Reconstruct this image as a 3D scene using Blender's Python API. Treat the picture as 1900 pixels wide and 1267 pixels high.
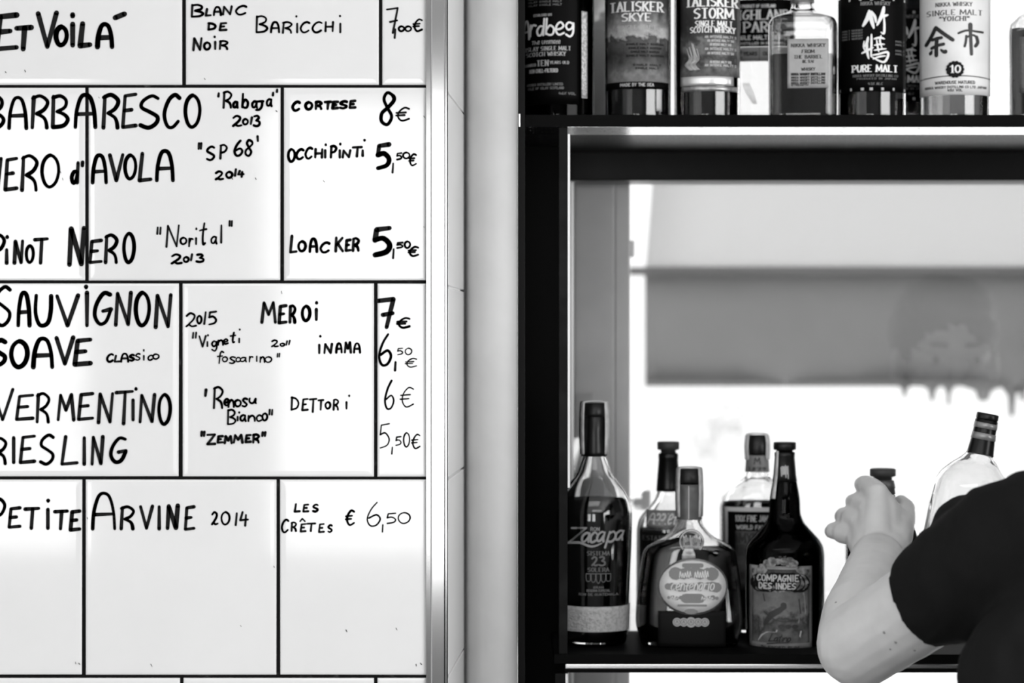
import bpy, bmesh, math, random
from mathutils import Vector, Matrix

random.seed(7)
for _o in list(bpy.data.objects):
    bpy.data.objects.remove(_o)

# ------------------------------------------------------------------ camera
F = 1900 * 85.0 / 36.0          # focal length in pixels of the 1900x1267 frame
CZ = 1.65                       # eye height
scene = bpy.context.scene
COL = scene.collection
cam_d = bpy.data.cameras.new('camera')
cam_d.lens = 85.0
cam_d.sensor_width = 36.0
cam_d.clip_start = 0.05
cam_d.clip_end = 200
cam_d.dof.use_dof = True
cam_d.dof.focus_distance = 2.58
cam_d.dof.aperture_fstop = 4.0
cam = bpy.data.objects.new('camera', cam_d)
cam.location = (0, 0, CZ)
cam.rotation_euler = (math.pi / 2, 0, 0)
COL.objects.link(cam)
scene.camera = cam

# ------------------------------------------------------------------ world, sun, room light, exposure
world = bpy.data.worlds.new('sky')
scene.world = world
world.use_nodes = True
wb = world.node_tree.nodes['Background']
wb.inputs['Color'].default_value = (1, 1, 1, 1)
wb.inputs['Strength'].default_value = 2.0

sun_d = bpy.data.lights.new('sun', 'SUN')
sun_d.energy = 6.0
sun_d.angle = math.radians(1.0)
sun = bpy.data.objects.new('sun', sun_d)
sun.rotation_euler = (math.radians(-13), math.radians(6), 0)
sun.location = (0, 0, 8)
COL.objects.link(sun)


def area(name, loc, rot, sx, sy, radiance):
    d = bpy.data.lights.new(name, 'AREA')
    d.shape = 'RECTANGLE'
    d.size = sx
    d.size_y = sy
    d.energy = radiance * math.pi * sx * sy
    o = bpy.data.objects.new(name, d)
    o.location = loc
    o.rotation_euler = rot
    COL.objects.link(o)
    return o


# daylight entering by the shop windows behind the photographer
REAR = -3.6
area('daylight_shop_window', (-0.34, REAR + 0.02, CZ + 0.02), (math.pi / 2, 0, 0), 1.0, 1.56, 5.0)
area('daylight_side_window', (-2.0, REAR + 0.02, CZ + 0.02), (math.pi / 2, 0, 0), 1.0, 1.56, 5.0)
# added unseen fill lights: one along the right wall, two under the ceiling
area('fill_right', (2.57, -0.3, 1.72), (0, math.pi / 2, 0), 1.6, 3.4, 8.5)
area('ceiling_fill', (-0.5, 0.35, 2.93), (0, 0, 0), 2.6, 1.3, 2.2)
area('ceiling_fill_rear', (0.6, -1.8, 2.93), (0, 0, 0), 2.4, 1.2, 2.6)

scene.view_settings.view_transform = 'Standard'
scene.view_settings.look = 'None'
scene.view_settings.exposure = 0.0
scene.view_settings.gamma = 1.0
scene.view_settings.use_curve_mapping = False


# ------------------------------------------------------------------ helpers
def P(px, py, d):
    """point seen at pixel (px, py) of the frame at distance d in front of the eye"""
    return Vector(((px - 950.0) / F * d, d, CZ - (py - 633.5) / F * d))


def X(px, d):
    return (px - 950.0) / F * d


def Z(py, d):
    return CZ - (py - 633.5) / F * d


MATS = {}


def mat(name, col, rough=0.5, metal=0.0, spec=0.5, noise=None, bump=None, coat=0.0):
    """grey procedural material; noise = (scale, other grey, contrast lo, hi), bump = (scale, strength)"""
    if name in MATS:
        return MATS[name]
    m = bpy.data.materials.new(name)
    m.use_nodes = True
    nt = m.node_tree
    b = nt.nodes['Principled BSDF']
    b.inputs['Base Color'].default_value = (col, col, col, 1)
    b.inputs['Roughness'].default_value = rough
    b.inputs['Metallic'].default_value = metal
    b.inputs['Specular IOR Level'].default_value = spec
    b.inputs['Coat Weight'].default_value = coat
    b.inputs['Coat Roughness'].default_value = 0.05
    if noise or bump:
        tc = nt.nodes.new('ShaderNodeTexCoord')
    if noise:
        sc, c2, lo, hi = noise
        n = nt.nodes.new('ShaderNodeTexNoise')
        n.inputs['Scale'].default_value = sc
        n.inputs['Detail'].default_value = 6
        nt.links.new(tc.outputs['Object'], n.inputs['Vector'])
        r = nt.nodes.new('ShaderNodeValToRGB')
        r.color_ramp.elements[0].position = lo
        r.color_ramp.elements[1].position = hi
        r.color_ramp.elements[0].color = (col, col, col, 1)
        r.color_ramp.elements[1].color = (c2, c2, c2, 1)
        nt.links.new(n.outputs['Fac'], r.inputs['Fac'])
        nt.links.new(r.outputs['Color'], b.inputs['Base Color'])
    if bump:
        sc, st = bump
        n2 = nt.nodes.new('ShaderNodeTexNoise')
        n2.inputs['Scale'].default_value = sc
        n2.inputs['Detail'].default_value = 4
        nt.links.new(tc.outputs['Object'], n2.inputs['Vector'])
        bp = nt.nodes.new('ShaderNodeBump')
        bp.inputs['Strength'].default_value = st
        bp.inputs['Distance'].default_value = 0.002
        nt.links.new(n2.outputs['Fac'], bp.inputs['Height'])
        nt.links.new(bp.outputs['Normal'], b.inputs['Normal'])
    MATS[name] = m
    return m


def glass(name, col, ior=1.5, rough=0.0):
    if name in MATS:
        return MATS[name]
    m = bpy.data.materials.new(name)
    m.use_nodes = True
    nt = m.node_tree
    nt.nodes.remove(nt.nodes['Principled BSDF'])
    g = nt.nodes.new('ShaderNodeBsdfGlass')
    g.inputs['Color'].default_value = (col, col, col, 1)
    g.inputs['IOR'].default_value = ior
    g.inputs['Roughness'].default_value = rough
    nt.links.new(g.outputs[0], nt.nodes['Material Output'].inputs['Surface'])
    MATS[name] = m
    return m


def pane_mat(name='window_glass', tint=0.97, gain=2.7):
    """thin clear pane: passes light straight, reflects by its angle (both faces)"""
    m = bpy.data.materials.new(name)
    m.use_nodes = True
    nt = m.node_tree
    nt.nodes.remove(nt.nodes['Principled BSDF'])
    t = nt.nodes.new('ShaderNodeBsdfTransparent')
    t.inputs['Color'].default_value = (tint, tint, tint, 1)
    g = nt.nodes.new('ShaderNodeBsdfGlossy')
    g.inputs['Roughness'].default_value = 0.0
    fr = nt.nodes.new('ShaderNodeFresnel')
    fr.inputs['IOR'].default_value = 1.5
    mu = nt.nodes.new('ShaderNodeMath')
    mu.operation = 'MULTIPLY'
    mu.use_clamp = True
    mu.inputs[1].default_value = gain
    mx = nt.nodes.new('ShaderNodeMixShader')
    nt.links.new(fr.outputs[0], mu.inputs[0])
    nt.links.new(mu.outputs[0], mx.inputs[0])
    nt.links.new(t.outputs[0], mx.inputs[1])
    nt.links.new(g.outputs[0], mx.inputs[2])
    nt.links.new(mx.outputs[0], nt.nodes['Material Output'].inputs['Surface'])
    return m


def link(name, me, m=None, parent=None, smooth=False):
    o = bpy.data.objects.new(name, me)
    COL.objects.link(o)
    if m is not None and len(me.materials) == 0:
        me.materials.append(m)
    if smooth:
        for p in me.polygons:
            p.use_smooth = True
    if parent is not None:
        o.parent = parent
    return o


def from_bm(name, bm, m, parent=None, smooth=False):
    me = bpy.data.meshes.new(name)
    bmesh.ops.recalc_face_normals(bm, faces=bm.faces[:])
    bm.to_mesh(me)
    bm.free()
    return link(name, me, m, parent, smooth)


def pydata(name, v, f, m, parent=None, smooth=False):
    me = bpy.data.meshes.new(name)
    me.from_pydata(v, [], f)
    me.update()
    return link(name, me, m, parent, smooth)


def bx(bm, x0, x1, y0, y1, z0, z1, bev=0.0):
    vs = [bm.verts.new(c) for c in ((x0, y0, z0), (x1, y0, z0), (x1, y1, z0), (x0, y1, z0),
                                    (x0, y0, z1), (x1, y0, z1), (x1, y1, z1), (x0, y1, z1))]
    fs = [bm.faces.new([vs[i] for i in q]) for q in
          ((3, 2, 1, 0), (4, 5, 6, 7), (0, 1, 5, 4), (1, 2, 6, 5), (2, 3, 7, 6), (3, 0, 4, 7))]
    if bev > 0:
        es = list({e for f in fs for e in f.edges})
        bmesh.ops.bevel(bm, geom=es, offset=bev, segments=2, affect='EDGES', profile=0.6)


def box(name, x0, x1, y0, y1, z0, z1, m, parent=None, bev=0.0):
    bm = bmesh.new()
    bx(bm, x0, x1, y0, y1, z0, z1, bev)
    return from_bm(name, bm, m, parent)


def prism(name, prof, z0, z1, m, parent=None, smooth=False, closed=True):
    """plan outline (x, y) extruded upwards"""
    n = len(prof)
    v = [(x, y, z0) for x, y in prof] + [(x, y, z1) for x, y in prof]
    f = []
    for i in range(n if closed else n - 1):
        j = (i + 1) % n
        f.append((i, j, n + j, n + i))
    if closed:
        f.append(tuple(range(n - 1, -1, -1)))
        f.append(tuple(range(n, 2 * n)))
    bm = bmesh.new()
    bv = [bm.verts.new(c) for c in v]
    for q in f:
        bm.faces.new([bv[i] for i in q])
    return from_bm(name, bm, m, parent, smooth)


def empty(name, loc, rz=0.0):
    o = bpy.data.objects.new(name, None)
    o.empty_display_size = 0.05
    o.location = loc
    o.rotation_euler = (0, 0, rz)
    COL.objects.link(o)
    return o


def tag(o, label=None, cat=None, group=None, kind=None):
    if label:
        o['label'] = label
    if cat:
        o['category'] = cat
    if group:
        o['group'] = group
    if kind:
        o['kind'] = kind
    return o


# ------------------------------------------------------------------ stroke lettering
def C(*p):
    return ('c', p)


def L(*p):
    return ('l', p)


OV = C((.5, 0), (.12, .18), (0, .52), (.15, .86), (.45, 1), (.82, .85), (1, .5), (.88, .16), (.5, 0))
G = {
    'A': [C((0, 1), (.06, .52), (.26, .1), (.5, 0), (.76, .1), (.94, .5), (1, 1)), L((.1, .6), (.95, .58))],
    'B': [L((.05, .02), (0, 1)), C((.03, .06), (.5, 0), (.88, .14), (.8, .36), (.3, .5)),
          C((.3, .5), (.78, .6), (1, .76), (.7, .95), (.02, 1))],
    'C': [C((1, .1), (.7, 0), (.28, .18), (0, .6), (.2, .96), (.55, 1), (.92, .82))],
    'D': [L((.08, 0), (0, 1)), C((0, .03), (.6, .1), (1, .45), (.75, .85), (0, 1))],
    'E': [L((1, 0), (.18, .05), (0, 1), (1, .95)), L((.1, .5), (.68, .47))],
    'F': [L((1, 0), (.1, .04), (0, 1)), L((.08, .5), (.75, .48))],
    'G': [C((.95, .06), (.55, .02), (.12, .35), (0, .72), (.3, .98), (.7, .9), (.98, .55)), L((1, .52), (.5, .58))],
    'H': [L((.05, 0), (0, 1)), L((1, 0), (.95, 1)), L((.02, .52), (.98, .5))],
    'I': [L((.5, 0), (.5, 1))],
    'J': [C((.8, 0), (.8, .7), (.5, 1), (.05, .85))],
    'K': [L((.08, 0), (0, 1)), L((.95, .02), (.08, .55)), L((.3, .45), (1, 1))],
    'L': [L((.25, 0), (0, 1), (1, .95))],
    'M': [L((0, 1), (.16, .02), (.5, .62), (.85, 0), (1, 1))],
    'N': [L((0, 1), (.12, .02), (.82, .98), (1, 0))],
    'O': [OV],
    'P': [L((.1, .03), (0, 1)), C((.03, .05), (.6, 0), (1, .2), (.7, .48), (.1, .58))],
    'Q': [OV, L((.6, .75), (1, 1.05))],
    'R': [L((.1, .04), (0, 1)), C((.03, .08), (.5, 0), (.95, .18), (.75, .42), (.3, .56)),
          C((.3, .56), (.7, .68), (.85, .82), (.9, 1))],
    'S': [C((.95, .08), (.62, 0), (.16, .16), (.08, .36), (.5, .5), (.92, .66), (.85, .86), (.45, 1), (.02, .92))],
    'T': [L((0, .04), (1, 0)), L((.55, .02), (.45, 1))],
    'U': [C((.05, 0), (0, .55), (.2, .93), (.5, 1), (.82, .88), (.98, .5), (1, .02))],
    'V': [L((0, .02), (.5, 1), (1, 0))],
    'W': [L((0, 0), (.26, 1), (.5, .2), (.74, 1), (1, 0))],
    'X': [L((0, 0), (1, 1)), L((1, 0), (0, 1))],
    'Y': [L((0, 0), (.5, .5), (1, 0)), L((.5, .5), (.5, 1))],
    'Z': [L((0, .04), (1, 0), (0, 1), (1, .96))],
    'a': [C((.9, .12), (.5, 0), (.05, .35), (.1, .85), (.5, .92), (.88, .4)), C((.92, .05), (.88, .6), (1, 1))],
    'b': [C((.1, 0), (.04, .5), (0, .95)), C((.03, .7), (.5, .42), (1, .62), (.85, .95), (.4, 1), (.02, .9))],
    'c': [C((1, .15), (.55, 0), (.05, .4), (.2, .92), (.6, 1), (1, .85))],
    'd': [C((.85, .48), (.4, .45), (.02, .72), (.2, 1), (.6, .95), (.85, .6)), L((1, 0), (.85, 1))],
    'e': [C((.08, .58), (.6, .52), (.95, .28), (.6, 0), (.15, .25), (.05, .7), (.4, 1), (1, .85))],
    'f': [C((1, .08), (.65, 0), (.4, .3), (.25, 1)), L((0, .42), (.8, .38))],
    'g': [C((.9, .1), (.4, 0), (.05, .25), (.3, .52), (.75, .4), (.95, .05)), C((.95, .05), (.9, .7), (.55, 1), (.05, .85))],
    'h': [L((.1, 0), (0, 1)), C((.02, .7), (.5, .45), (.9, .6), (.95, 1))],
    'i': [L((.5, 0), (.5, 1))],
    'j': [C((0, .05), (.6, 0), (.95, 0)), C((.85, 0), (.8, .55), (.5, .95), (.1, 1))],
    'l': [L((.6, 0), (.5, 1))],
    'm': [L((0, .05), (0, 1)), C((0, .35), (.3, 0), (.48, .3), (.48, 1)), C((.5, .35), (.8, 0), (1, .3), (1, 1))],
    'n': [L((.05, .05), (0, 1)), C((.02, .5), (.5, 0), (.9, .25), (1, 1))],
    'o': [OV],
    'p': [L((.15, 0), (0, 1)), C((.1, .15), (.6, 0), (1, .3), (.65, .62), (.08, .6))],
    'r': [L((.1, .05), (0, 1)), C((.06, .5), (.45, .08), (1, .12))],
    's': [C((.95, .1), (.5, 0), (.12, .22), (.5, .5), (.9, .75), (.5, 1), (0, .92))],
    't': [C((.7, 0), (.45, .6), (.5, 1), (.8, .95)), L((0, .35), (1, .28))],
    'u': [C((.05, 0), (0, .6), (.3, 1), (.7, .8), (.95, .1)), C((.95, .1), (.9, .7), (1, 1))],
    'v': [L((0, 0), (.45, 1), (1, 0))],
    'y': [L((0, 0), (.5, .6)), L((1, 0), (.3, 1))],
    '0': [OV],
    '1': [L((.7, 0), (.3, 1))],
    '2': [C((.08, .2), (.45, 0), (.85, .16), (.7, .5), (.05, .98)), C((.05, .98), (.3, .86), (.6, .98), (1, .92))],
    '3': [C((.1, .05), (.6, 0), (.85, .2), (.45, .45)), C((.45, .45), (.95, .6), (.9, .88), (.45, 1), (0, .92))],
    '4': [L((.3, 0), (0, .6), (1, .55)), L((.75, .2), (.65, 1))],
    '5': [L((1, 0), (.2, .06), (.1, .45)), C((.1, .45), (.6, .38), (1, .62), (.8, .88), (.1, 1))],
    '6': [C((.75, 0), (.3, .3), (.02, .7), (.25, .98), (.7, .95), (.98, .7), (.7, .52), (.15, .66))],
    '7': [L((0, .06), (1, 0), (.55, 1)), L((.3, .56), (.95, .5))],
    '8': [C((.9, .1), (.5, 0), (.25, .2), (.5, .48), (.8, .75), (.5, 1), (.08, .9), (.1, .65), (.5, .48), (.95, .25), (.9, .1))],
    '9': [C((.9, .25), (.5, 0), (.05, .25), (.4, .5), (.9, .25)), L((.9, .25), (.7, 1))],
    '%': [L((1, 0), (0, 1)), L((.1, .1), (.25, .25)), L((.75, .8), (.9, .9))],
    '€': [C((1, .08), (.65, 0), (.25, .3), (.15, .7), (.45, 1), (1, .85)), L((.02, .4), (.75, .36)), L((0, .6), (.65, .57))],
    "'": [L((.5, 0), (.4, .35))],
    '"': [L((.2, 0), (.1, .3)), L((.8, 0), (.7, .3))],
    '-': [L((.1, .55), (.9, .55))],
    '.': [L((.5, .96), (.5, 1))],
    ',': [L((.6, .92), (.4, 1.15))],
    '&': [C((1, 1), (.3, .3), (.5, 0), (.75, .2), (.1, .7), (.4, 1), (.95, .55))],
}
PA = dict(G)            # printed forms where the hand form differs
PA['A'] = [L((0, 1), (.5, 0), (1, 1)), L((.22, .64), (.78, .64))]
PA['E'] = [L((1, 0), (.08, 0), (.08, 1), (1, 1)), L((.08, .5), (.7, .5))]
PA['T'] = [L((0, 0), (1, 0)), L((.5, 0), (.5, 1))]
PA['L'] = [L((.08, 0), (.08, 1), (1, 1))]
PA['N'] = [L((.05, 1), (.05, 0), (.95, 1), (.95, 0))]
PA['M'] = [L((.02, 1), (.08, 0), (.5, .8), (.92, 0), (.98, 1))]
PA['R'] = [L((.08, 0), (.08, 1)), C((.08, 0), (.6, 0), (.95, .25), (.6, .5), (.08, .52)), L((.45, .52), (1, 1))]
PA['P'] = [L((.08, 0), (.08, 1)), C((.08, 0), (.6, 0), (1, .28), (.6, .55), (.08, .56))]
PA['B'] = [L((.08, 0), (.08, 1)), C((.08, 0), (.6, 0), (.9, .24), (.55, .48), (.08, .48)), C((.08, .48), (.6, .5), (1, .75), (.6, 1), (.08, 1))]
PA['D'] = [L((.08, 0), (.08, 1)), C((.08, 0), (.6, .02), (1, .5), (.6, .98), (.08, 1))]
PA['1'] = [L((.2, .15), (.55, 0), (.55, 1))]
WID = {'I': .35, 'i': .3, 'l': .3, '1': .5, "'": .3, '.': .25, ',': .25, ' ': .45, 'M': 1.25, 'W': 1.3, 'm': 1.3, '"': .4, 'j': .4, 'r': .7, 't': .6, 'f': .6}


def spline(pts, n=5):
    out = []
    k = len(pts)
    for i in range(k - 1):
        p0 = pts[max(i - 1, 0)]
        p1 = pts[i]
        p2 = pts[i + 1]
        p3 = pts[min(i + 2, k - 1)]
        if pts[0] == pts[-1]:
            if i == 0:
                p0 = pts[-2]
            if i == k - 2:
                p3 = pts[1]
        for s in range(n):
            t = s / n
            out.append(tuple(.5 * (2 * p1[a] + (p2[a] - p0[a]) * t + (2 * p0[a] - 5 * p1[a] + 4 * p2[a] - p3[a]) * t * t
                                   + (3 * p1[a] - p0[a] - 3 * p2[a] + p3[a]) * t ** 3) for a in range(len(p1))))
    out.append(tuple(pts[-1]))
    return out


class Ink:
    """flat strokes in pixel units; mapped later on to the surface that carries them"""

    def __init__(self, fine=4):
        self.v = []
        self.f = []
        self.fine = fine

    def disc(self, x, y, r, n=8, ry=None):
        b = len(self.v)
        ry = r if ry is None else ry
        for i in range(n):
            a = 2 * math.pi * i / n + .2
            self.v.append((x + r * math.cos(a), y + ry * math.sin(a)))
        self.f.append(tuple(range(b, b + n)))

    def poly(self, pts):
        b = len(self.v)
        self.v += [tuple(p) for p in pts]
        self.f.append(tuple(range(b, b + len(pts))))

    def stroke(self, pts, w, kind='l', jit=0.0, serif=False, taper=False):
        if kind == 'c':
            pts = spline(pts, self.fine)
        n = len(pts)
        ws = []
        ph = random.uniform(0, 6)
        for i in range(n):
            k = 1.0
            if jit:
                k *= 1 + jit * math.sin(ph + 3.1 * i / max(n - 1, 1))
            if taper:
                t = i / max(n - 1, 1)
                k *= .35 + .65 * math.sin(math.pi * min(1, .12 + .82 * t))
            ws.append(w * k)
        for i in range(n - 1):
            (x0, y0), (x1, y1) = pts[i][:2], pts[i + 1][:2]
            dx, dy = x1 - x0, y1 - y0
            ln = math.hypot(dx, dy)
            if ln < 1e-6:
                continue
            m = 1.0
            if serif:
                m = .5 + .6 * abs(dy) / ln
            a, c = ws[i] * m / 2, ws[i + 1] * m / 2
            nx, ny = -dy / ln, dx / ln
            self.poly([(x0 + nx * a, y0 + ny * a), (x0 - nx * a, y0 - ny * a), (x1 - nx * c, y1 - ny * c), (x1 + nx * c, y1 + ny * c)])
            if not serif:
                self.disc(x0, y0, a)
                if i == n - 2:
                    self.disc(x1, y1, c)
            elif kind == 'c' or 0 < i:
                self.disc(x0, y0, a * .95, 6)
        if serif and kind == 'l':
            for (x0, y0), (x1, y1) in ((pts[0], pts[1]), (pts[-1], pts[-2])):
                ln = math.hypot(x1 - x0, y1 - y0) or 1
                if abs(y1 - y0) / ln > .6:
                    s = w * 1.0
                    self.poly([(x0 - s, y0 - w * .16), (x0 + s, y0 - w * .16), (x0 + s, y0 + w * .2), (x0 - s, y0 + w * .2)])

    def glyph(self, ch, x0, x1, y0, y1, w, jit=0.0, serif=False, table=G, sh=0.0):
        for k, pts in table.get(ch, G.get(ch, [])):
            q = [(x0 + (x1 - x0) * a + sh * (1 - b) * (y1 - y0), y0 + (y1 - y0) * b) for a, b in pts]
            self.stroke(q, w, k, jit, serif)

    def line(self, s, cx, y0, y1, width, w, serif=False, sh=0.0, table=PA, gap=.28, arc=0.0):
        tot = sum(WID.get(c, .85) for c in s) + gap * (len(s) - 1)
        u = width / tot
        x = cx - width / 2
        for c in s:
            cw = WID.get(c, .85) * u
            o = arc * (1 - ((x + cw / 2 - cx) / (width / 2 + 1e-6)) ** 2)
            if c != ' ':
                self.glyph(c, x, x + cw, y0 + o, y1 + o, w, 0, serif, table, sh)
            x += cw + gap * u

    def build(self, name, fn, m, parent, inv=None):
        v = [fn(x, y) for x, y in self.v]
        fs = []
        for q in self.f:                       # every piece faces outwards
            ar = sum(self.v[q[i - 1]][0] * self.v[q[i]][1] - self.v[q[i]][0] * self.v[q[i - 1]][1] for i in range(len(q)))
            fs.append(q if ar < 0 else q[::-1])
        o = pydata(name, v, fs, m, parent)
        return o

# ------------------------------------------------------------------ materials
M_tile = mat('glazed_white_tile', .67, .06, 0, .5, noise=(9, .645, .35, .7))
M_grout = mat('black_marked_joint', .003, .75, 0, .08, noise=(60, .06, .64, .8))
M_ink = mat('black_marker_ink', .003, .5, 0, .12)
M_alu = mat('brushed_aluminium', .50, .11, 1.0, .5)
M_plaster = mat('painted_plaster', .52, .6, 0, .4, noise=(14, .46, .4, .75), bump=(60, .08))
M_white = mat('white_wall_paint', .78, .7)
M_dim = mat('room_wall_paint', .22, .7, noise=(3, .18, .4, .7))
M_floor = mat('dark_floor_boards', .16, .45, noise=(8, .1, .4, .7))
M_black = mat('black_steel', .002, .3, 0, .12, noise=(35, .004, .5, .75))
M_blackm = mat('matt_black_steel', .002, .6, 0, .05)
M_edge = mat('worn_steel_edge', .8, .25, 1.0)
M_glint = mat('white_glint_paint', .85, .4)  # white paint standing in for glints on steel edges
M_post = mat('grey_aluminium_post', .5, .4, 0, .4, noise=(11, .62, .35, .75), bump=(40, .1))
M_pane = pane_mat()

TW = 2.465                       # distance of the tiled wall's face
WALL_GLASS = 3.12
X_LEFT, X_RIGHT = -2.7, 2.6

# ------------------------------------------------------------------ room shell
box('floor', X_LEFT - .2, X_RIGHT + .2, REAR - .2, 3.1, -.1, 0, M_floor)['kind'] = 'structure'
box('ceiling', X_LEFT - .2, X_RIGHT + .2, REAR - .2, 3.2, 2.98, 3.12, M_white)['kind'] = 'structure'
box('wall_far_left', X_LEFT - .15, X_LEFT, REAR, TW + .02, 0, 2.98, M_white)['kind'] = 'structure'
box('wall_right', X_RIGHT, X_RIGHT + .15, REAR, 3.1, 0, 2.98, M_dim)['kind'] = 'structure'
bm = bmesh.new()
wz0, wz1 = CZ - .78, CZ + .82
for a, b in ((X_LEFT, -2.52), (-1.48, -.86), (.18, X_RIGHT)):
    bx(bm, a, b, REAR - .15, REAR, wz0, wz1)
bx(bm, X_LEFT, X_RIGHT, REAR - .15, REAR, 0, wz0)
bx(bm, X_LEFT, X_RIGHT, REAR - .15, REAR, wz1, 2.98)
from_bm('wall_rear', bm, M_dim)['kind'] = 'structure'

# ------------------------------------------------------------------ tiled wall with its joints
wall = box('wall_left', X_LEFT, X(790, TW), TW + .0012, TW + .16, 0, 2.98, M_grout)
wall['kind'] = 'structure'
rows = [-203, 160, 523, 887, 1255, 1620]
verts_px = [[160, 523], [341, 706], [161, 523.5], [335, 697], [155.5, 516], [337, 697]]
JV, JH = 6.6, 5.6
U = TW / F


def tile_mesh(w, h):
    """slightly pillowed glazed tile, face at y = 0, centred"""
    bm = bmesh.new()
    rings = [(0.0, .008), (0.0, .0012), (.0007, .0005), (.0022, .0001), (.006, 0.0)]
    prev = None
    for ins, dep in rings:
        r = [bm.verts.new((sx * (w / 2 - ins), dep, sz * (h / 2 - ins))) for sx, sz in ((-1, -1), (1, -1), (1, 1), (-1, 1))]
        if prev:
            for i in range(4):
                bm.faces.new((prev[i], prev[(i + 1) % 4], r[(i + 1) % 4], r[i]))
        prev = r
    bm.faces.new(prev)
    me = bpy.data.meshes.new('tile')
    bmesh.ops.recalc_face_normals(bm, faces=bm.faces[:])
    bm.to_mesh(me)
    bm.free()
    me.materials.append(M_tile)
    return me


full = tile_mesh(358 * U, 358 * U)
# rows of the picture with their joints, then the same bond on to ceiling and floor
rowb = [(-568, -203), (-203, 160), (160, 523), (523, 887), (887, 1255), (1255, 1620)]
vall = [[160, 523], [341, 706], [161, 523.5], [335, 697], [155.5, 516], [337, 697]]
for k in range(4):
    rowb.append((-568 - 365 * (k + 1), -568 - 365 * k))
    vall.append([341, 706] if k % 2 == 0 else [160, 523])
for k in range(5):
    rowb.append((1620 + 365 * k, 1620 + 365 * (k + 1)))
    vall.append([158, 521] if k % 2 == 0 else [337, 700])
rng = random.Random(11)
for (ya, yb), vs in zip(rowb, vall):
    xs = [vs[0] - 364 * k for k in range(11, 0, -1)] + vs + [790 + JV / 2]
    for xa, xb in zip(xs[:-1], xs[1:]):
        x0, x1 = xa + JV / 2, xb - JV / 2
        y0, y1 = ya + JH / 2, yb - JH / 2
        w, h = (x1 - x0) * U, (y1 - y0) * U
        if w < .15:
            o = link('tile', tile_mesh(w, h), None, wall)
        else:
            o = link('tile', full, None, wall)
            o.scale = (w / (358 * U), 1, h / (358 * U))
        c = P((x0 + x1) / 2, (y0 + y1) / 2, TW)
        o.location = c + Vector((0, rng.uniform(-.0001, .0001), 0))
        o.rotation_euler = (math.radians(rng.uniform(-.16, .16)), 0, math.radians(rng.uniform(-.16, .16)))

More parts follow.
